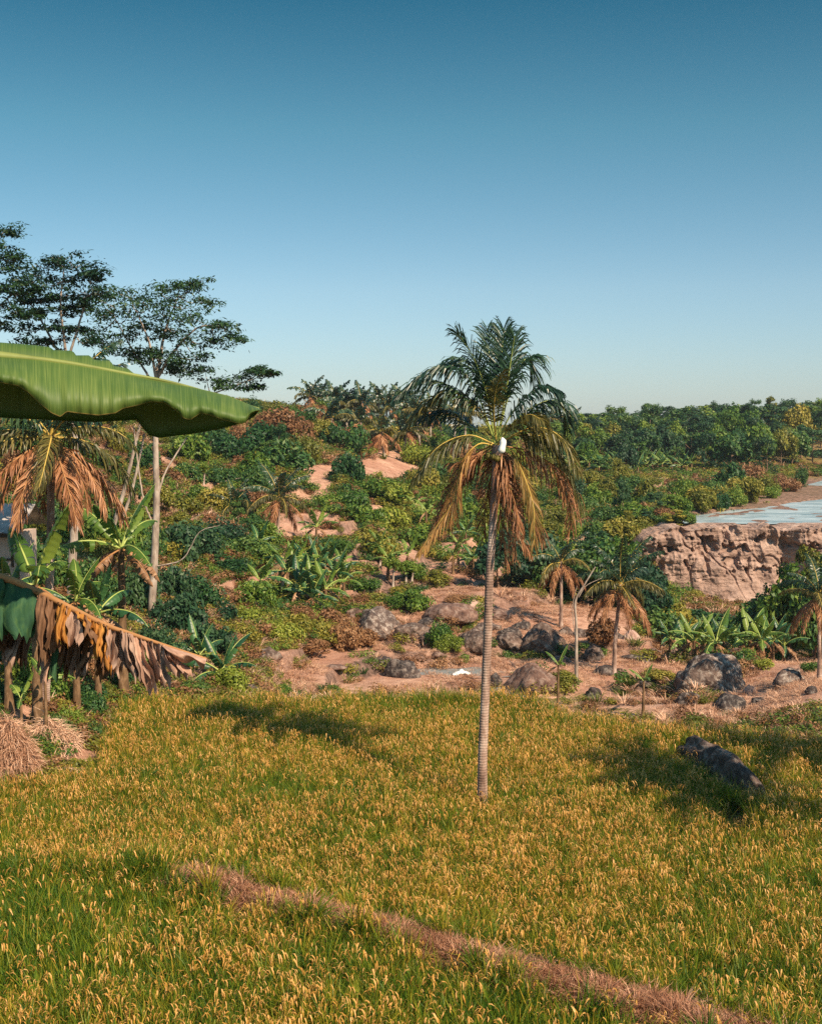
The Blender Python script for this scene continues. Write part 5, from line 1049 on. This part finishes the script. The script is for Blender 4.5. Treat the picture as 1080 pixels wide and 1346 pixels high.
for row, d in enumerate([212, 226, 240, 256, 274, 292, 312, 334, 352]):
    px = 720 + fr.uniform(0, 20)
    while px < 1130:
        dd = d + fr.uniform(-7, 7); q = at(px, 560, dd); z = float(terrain_z(q.x, q.y)); rad = fr.uniform(3.0, 5.2) * (.8 if dd < 250 else 1); h = fr.uniform(6.5, 10) if dd < 260 else fr.uniform(8, 13)
        pyb = float(project(q.x, q.y, z)[1]); ok = not (780 < px < 905 and 226 > d) and not (dd < np.interp(px, [860, 900, 960, 1020, 1080, 1300], [150, 165, 190, 215, 238, 265]))
        if px < 900 and pyb > 634: h *= .55; rad *= .7
        topy = 673 - 0; z_sky = at(px, fskyline(px), dd).z; h = min(h, max(3.5, z_sky - z + fr.uniform(-1.5, .8)))
        if ok:
            m_ = fr.choices(('leaf_dark', 'leaf_teal', 'leaf_green', 'leaf_olive', 'leaf_tree'), (4, 4, 3, 2 if dd < 280 else .7, 2))[0]; key = fr.choices(('round', 'layers', 'wispy'), (4, 2, 2))[0]
            o = tree('tree', (q.x, q.y, z), rad, h, m_, key, fr.randrange(len(BU[key])), .18, fr.random() * 6); cnt += 1
            auto(o, MATW.get(m_, 'dark green') + {'round': ' rounded', 'layers': ' layered', 'wispy': ' slender'}[key] + ' tree', 'tree', 'trees of the far forest', px, float(project(q.x, q.y, z + h * .7)[1]))
        px += rad * 1.25 / dd * F * fr.uniform(.8, 1.15)
print('forest', cnt)
# bushes along the river's far bank and above the cliff's left end
for px, py, r_, h_, m_ in [(780, 668, 20, 20, 'leaf_green'), (800, 690, 24, 22, 'leaf_dark'), (830, 672, 22, 18, 'leaf_green'), (845, 690, 22, 20, 'leaf_green'), (815, 715, 24, 22, 'leaf_olive'), (790, 740, 26, 22, 'leaf_green'), (860, 668, 18, 18, 'leaf_dark'), (885, 672, 18, 16, 'leaf_green'), (905, 668, 20, 26, 'leaf_green'), (925, 670, 22, 22, 'leaf_olive'), (950, 664, 20, 20, 'leaf_olive'), (975, 654, 22, 26, 'leaf_olive'), (1000, 650, 20, 22, 'leaf_olive'), (1030, 646, 22, 18, 'leaf_brown'), (1052, 640, 9, 18, 'leaf_dark'), (985, 640, 22, 30, 'leaf_brown'), (870, 685, 14, 12, 'leaf_brown'), (850, 705, 16, 14, 'leaf_olive'), (898, 677, 16, 16, 'leaf_green'), (920, 673, 18, 20, 'leaf_olive'), (944, 669, 18, 20, 'leaf_dark'), (965, 666, 18, 22, 'leaf_green'), (988, 661, 18, 22, 'leaf_olive'), (1010, 655, 14, 16, 'leaf_green'), (880, 690, 12, 12, 'leaf_green'), (935, 660, 22, 26, 'leaf_dark'), (900, 658, 22, 26, 'leaf_green'), (960, 648, 22, 28, 'leaf_dark')]:
    put_bush(px, py, r_, h_, m_)

# ------------------------------------------------------------------ bare stems, branches, straw heap, hut, sheet, puddles
def stem(name, label, D, paths, mat='bark_pale', cat='tree', tuft=None):
    if cat == 'branch': D = max(hit(x, y + 3).y for x, y in paths[0][0]) * .6 + min(hit(x, y + 3).y for x, y in paths[0][0]) * .4
    x0, y0 = paths[0][0][0]
    if cat == 'tree': D = hit(x0, y0).y
    b = np.array(at(x0, y0, D)); b[2] = float(terrain_z(b[0], b[1])); root = empty(name, b); tag(root, label, cat); mb = MB()
    for i, (pts, ra, rb_) in enumerate(paths):
        C = [np.array(at(x, y, D)) - b for x, y in pts]
        if i == 0 and cat == 'tree': C[0][2] = -.2
        tube(mb, curve(C, 6 * len(pts)), np.linspace(ra, rb_, 6 * len(pts)), 7)
    mb.build('trunk' if cat == 'tree' else 'branch', [mat], root)
    if tuft:
        cr = MB(); r = np.random.default_rng(3)
        for x, y, rr, m_ in tuft: lobe(cr, np.array(at(x, y, D)) - b, (rr, rr, rr * .7), 80, .14, 0, .5, r)
        cr.build('crown', [tuft[0][3]], root)
stem('bare_tree', 'thin leafless white tree forking beside the bushy headed palm', 62, [([(757, 896), (757, 860), (757, 820), (756, 790), (768, 768), (782, 745)], .11, .03), ([(760, 785), (770, 770), (790, 760)], .03, .015), ([(757, 850), (752, 800), (758, 770)], .03, .012)])
stem('fallen_branch', 'long pale dead branch lying out over the brown hillside patch', 62, [([(212, 702), (240, 690), (264, 676)], .05, .02)], cat='branch')
stem('fallen_branch', 'curved white dead branch reaching across the weeds below the trunk', 57, [([(202, 808), (214, 788), (240, 780), (272, 768)], .05, .015)], cat='branch')
stem('fallen_branch', 'straight pale dead branch on the slope left of the hillside palms', 76, [([(255, 642), (290, 634), (326, 626)], .07, .03)], cat='branch')
for i, (px, py, hp_) in enumerate([(499, 748, 16), (516, 772, 28), (533, 768, 14), (541, 768, 12), (268, 638, 20), (450, 745, 20)]):
    b = hit(px, py); k = b.y / F; root = empty('sapling', b); tag(root, ['short pale tree trunk under the green slope', 'thin bare sapling pole on the terrace', 'stubby pale trunk left in the palm clump', 'stubby pale trunk right in the palm clump', 'small white trunk on the left hillside', 'thin leaning stem by the slope bananas'][i], 'tree')
    me, top = trunk_mesh(hp_ * k, .10, .06, (.1, 0), ['bark_pale'], i, 8, .01, 7); link('trunk', me, root); c = link('crown', foliage_mesh('bushy', i % 3, 'leaf_green', 'crown'), root); c.location = (0, 0, hp_ * k * .8); c.scale = (.9, .9, .9)

# straw heap and dead fern clump on the bank
def heap(px, py, d, w, h, lab, n, seed, nm='straw_heap', ml=.7):
    b = fit(px, py, d); r = np.random.default_rng(seed); mb = MB(); a = r.random(n) * 6.28; rr = r.random(n) ** .7; x = np.cos(a) * rr * w; y = np.sin(a) * rr * w * .7; z = h * (1 - rr ** 1.6) * (.5 + .5 * r.random(n))
    C = np.stack([x, y, z], -1); T_ = unit(np.stack([np.cos(a) * .7, np.sin(a) * .7, -.7 + .5 * r.normal(size=n)], -1) + r.normal(size=(n, 3)) * .75); S_ = unit(np.cross(T_, r.normal(size=(n, 3)))); L_ = (ml * (.4 + r.random(n)))[:, None]
    mid_ = C + T_ * L_ * .5; e_ = mid_ + unit(T_ + np.array([0, 0, -.6])) * L_ * .5; w_ = .009
    V = np.stack([C - S_ * w_, C + S_ * w_, mid_ + S_ * w_, mid_ - S_ * w_, e_ + S_ * w_ * .3, e_ - S_ * w_ * .3], 1); q = np.array([[0, 1, 2, 3], [3, 2, 4, 5]])
    mb.add(V.reshape(-1, 3), (q[None] + (np.arange(n) * 6)[:, None, None]).reshape(-1, 4), 0)
    o = mb.build(nm, ['straw']); o.location = b; tag(o, lab, 'straw heap' if nm == 'straw_heap' else 'dead plant'); return o
heap(12, 992, 36.9, .95, 1.7, 'pale straw heap on the bank beside the rice', 9500, 1, ml=.38)
heap(-44, 985, 37.2, 1.5, 2.3, 'broader straw heap cut off by the picture edge', 9500, 4, ml=.38)
heap(100, 1005, 36.9, .38, .45, 'dead bleached fern clump with arching leaves on the bank', 420, 2, 'dead_fern', .42)
heap(62, 915, 39.2, .9, .9, 'dry brown leaf litter mound under the torn leaf', 2200, 3, 'straw_heap', .5)

def hut():
    D = 44.0; b = at(-40, 735, D); b.z = at(-40, 745, D).z - .3; root = empty('hut', b); tag(root, 'small hut with grey sheet roof and pale wall at the picture edge', 'hut'); B0 = np.array(b); p = lambda x, y, dz=0: np.array(at(x, y, D + dz)) - B0
    def box(mb, a, c, mat=0):
        x0, y0, z0 = a; x1, y1, z1 = c; V = [(x0, y0, z0), (x1, y0, z0), (x1, y1, z0), (x0, y1, z0), (x0, y0, z1), (x1, y0, z1), (x1, y1, z1), (x0, y1, z1)]
        mb.add(V, [[0, 3, 2, 1], [4, 5, 6, 7], [0, 1, 5, 4], [1, 2, 6, 5], [2, 3, 7, 6], [3, 0, 4, 7]], mat)
    xr = p(19, 700)[0]; xl = p(-130, 700)[0]; zt = p(0, 703)[2]; zb = p(0, 734)[2] - 2.2
    w = MB(); box(w, (xl, 0, zb), (xr, 2.6, zt)); w.build('wall', ['hut_wall'], root)
    w = MB(); box(w, (xr - .12, -.03, zb + 1.9), (xr - .04, -.003, zt - .02)); box(w, (xl, -.03, zb + 2.12), (xr - .125, -.003, zb + 2.2)); w.build('timber_frame', ['wood_dark'], root)
    w = MB(); xx0 = xl - .3; xx1 = p(30, 700)[0]; n = 60; xs_ = np.linspace(xx0, xx1, n); z0 = p(0, 699)[2]; z1 = p(0, 679)[2] + .35
    for dz_ in (0, -.03):
        V = [(x, y, z + .025 * math.sin(i * 1.6) + dz_) for i, x in enumerate(xs_) for y, z in ((-.45, z0), (1.6, z1))]; w.add(V, [[2 * i, 2 * i + 2, 2 * i + 3, 2 * i + 1] for i in range(n - 1)], 0, True)
    V = [(x, y, z + .025 * math.sin(i * 1.6)) for i, x in enumerate(xs_) for y, z in ((1.6, z1), (3.2, z0))]; w.add(V, [[2 * i, 2 * i + 2, 2 * i + 3, 2 * i + 1] for i in range(n - 1)], 0, True)
    w.build('roof', ['grey_metal'], root)
    w = MB(); box(w, (xx0, -.44, z0 - .16), (xx1, -.38, z0 - .04)); box(w, (xx1 - .1, -.42, z0 - .18), (xx1 - .02, -.36, zb)); w.build('eave_board', ['wood_dark'], root)
hut()
# puddles and the white sheet on the harvested terrace
for (a_, b_, rx_, ry_), pz in zip(PUDDLES, PZ):
    sheet('pool_water', [(a_ + rx_ * 1.25 * math.cos(q / 24 * 2 * PI), b_ + ry_ * 1.25 * math.sin(q / 24 * 2 * PI)) for q in range(24)], pz - .09, 'pool')
b = hit(606, 889); k = b.y / F; n = 14; V = []
for i in range(n):
    for j in range(6):
        u_, v_ = i / 13 - .5, j / 5 - .5; V.append((u_ * 26 * k, v_ * .5, (.18 + .22 * math.exp(-(u_ * 4) ** 2) + .06 * math.sin(i * 1.7 + j)) * (1 - abs(v_) * .9)))
mb = MB(); mb.add(V, [[i * 6 + j, (i + 1) * 6 + j, (i + 1) * 6 + j + 1, i * 6 + j + 1] for i in range(n - 1) for j in range(5)], 0, True); o = mb.build('plastic_sheet', ['white_plastic']); o.location = b; o.rotation_euler = (0, 0, .3)
tag(o, 'crumpled white plastic sheet beside the puddle on the terrace', 'plastic sheet')
finish_labels()
# the warm air between here and the far forest
me = bpy.data.meshes.new('haze'); X0, X1, Y0, Y1, Z0, Z1 = -1900, 1900, -70, 1020, -12, 45
me.from_pydata([(X0, Y0, Z0), (X1, Y0, Z0), (X1, Y1, Z0), (X0, Y1, Z0), (X0, Y0, Z1), (X1, Y0, Z1), (X1, Y1, Z1), (X0, Y1, Z1)], [], [[0, 3, 2, 1], [4, 5, 6, 7], [0, 1, 5, 4], [1, 2, 6, 5], [2, 3, 7, 6], [3, 0, 4, 7]])
hm = bpy.data.materials.new('haze_air'); hm.use_nodes = True; ht = hm.node_tree; ht.nodes.clear(); ho = ht.nodes.new('ShaderNodeOutputMaterial'); hv = ht.nodes.new('ShaderNodeVolumePrincipled')
hv.inputs['Color'].default_value = (.80, .88, .95, 1); hv.inputs['Density'].default_value = .00015; hv.inputs['Anisotropy'].default_value = .2; ht.links.new(hv.outputs[0], ho.inputs['Volume']); me.materials.append(hm)
kind(link('haze', me), 'stuff')
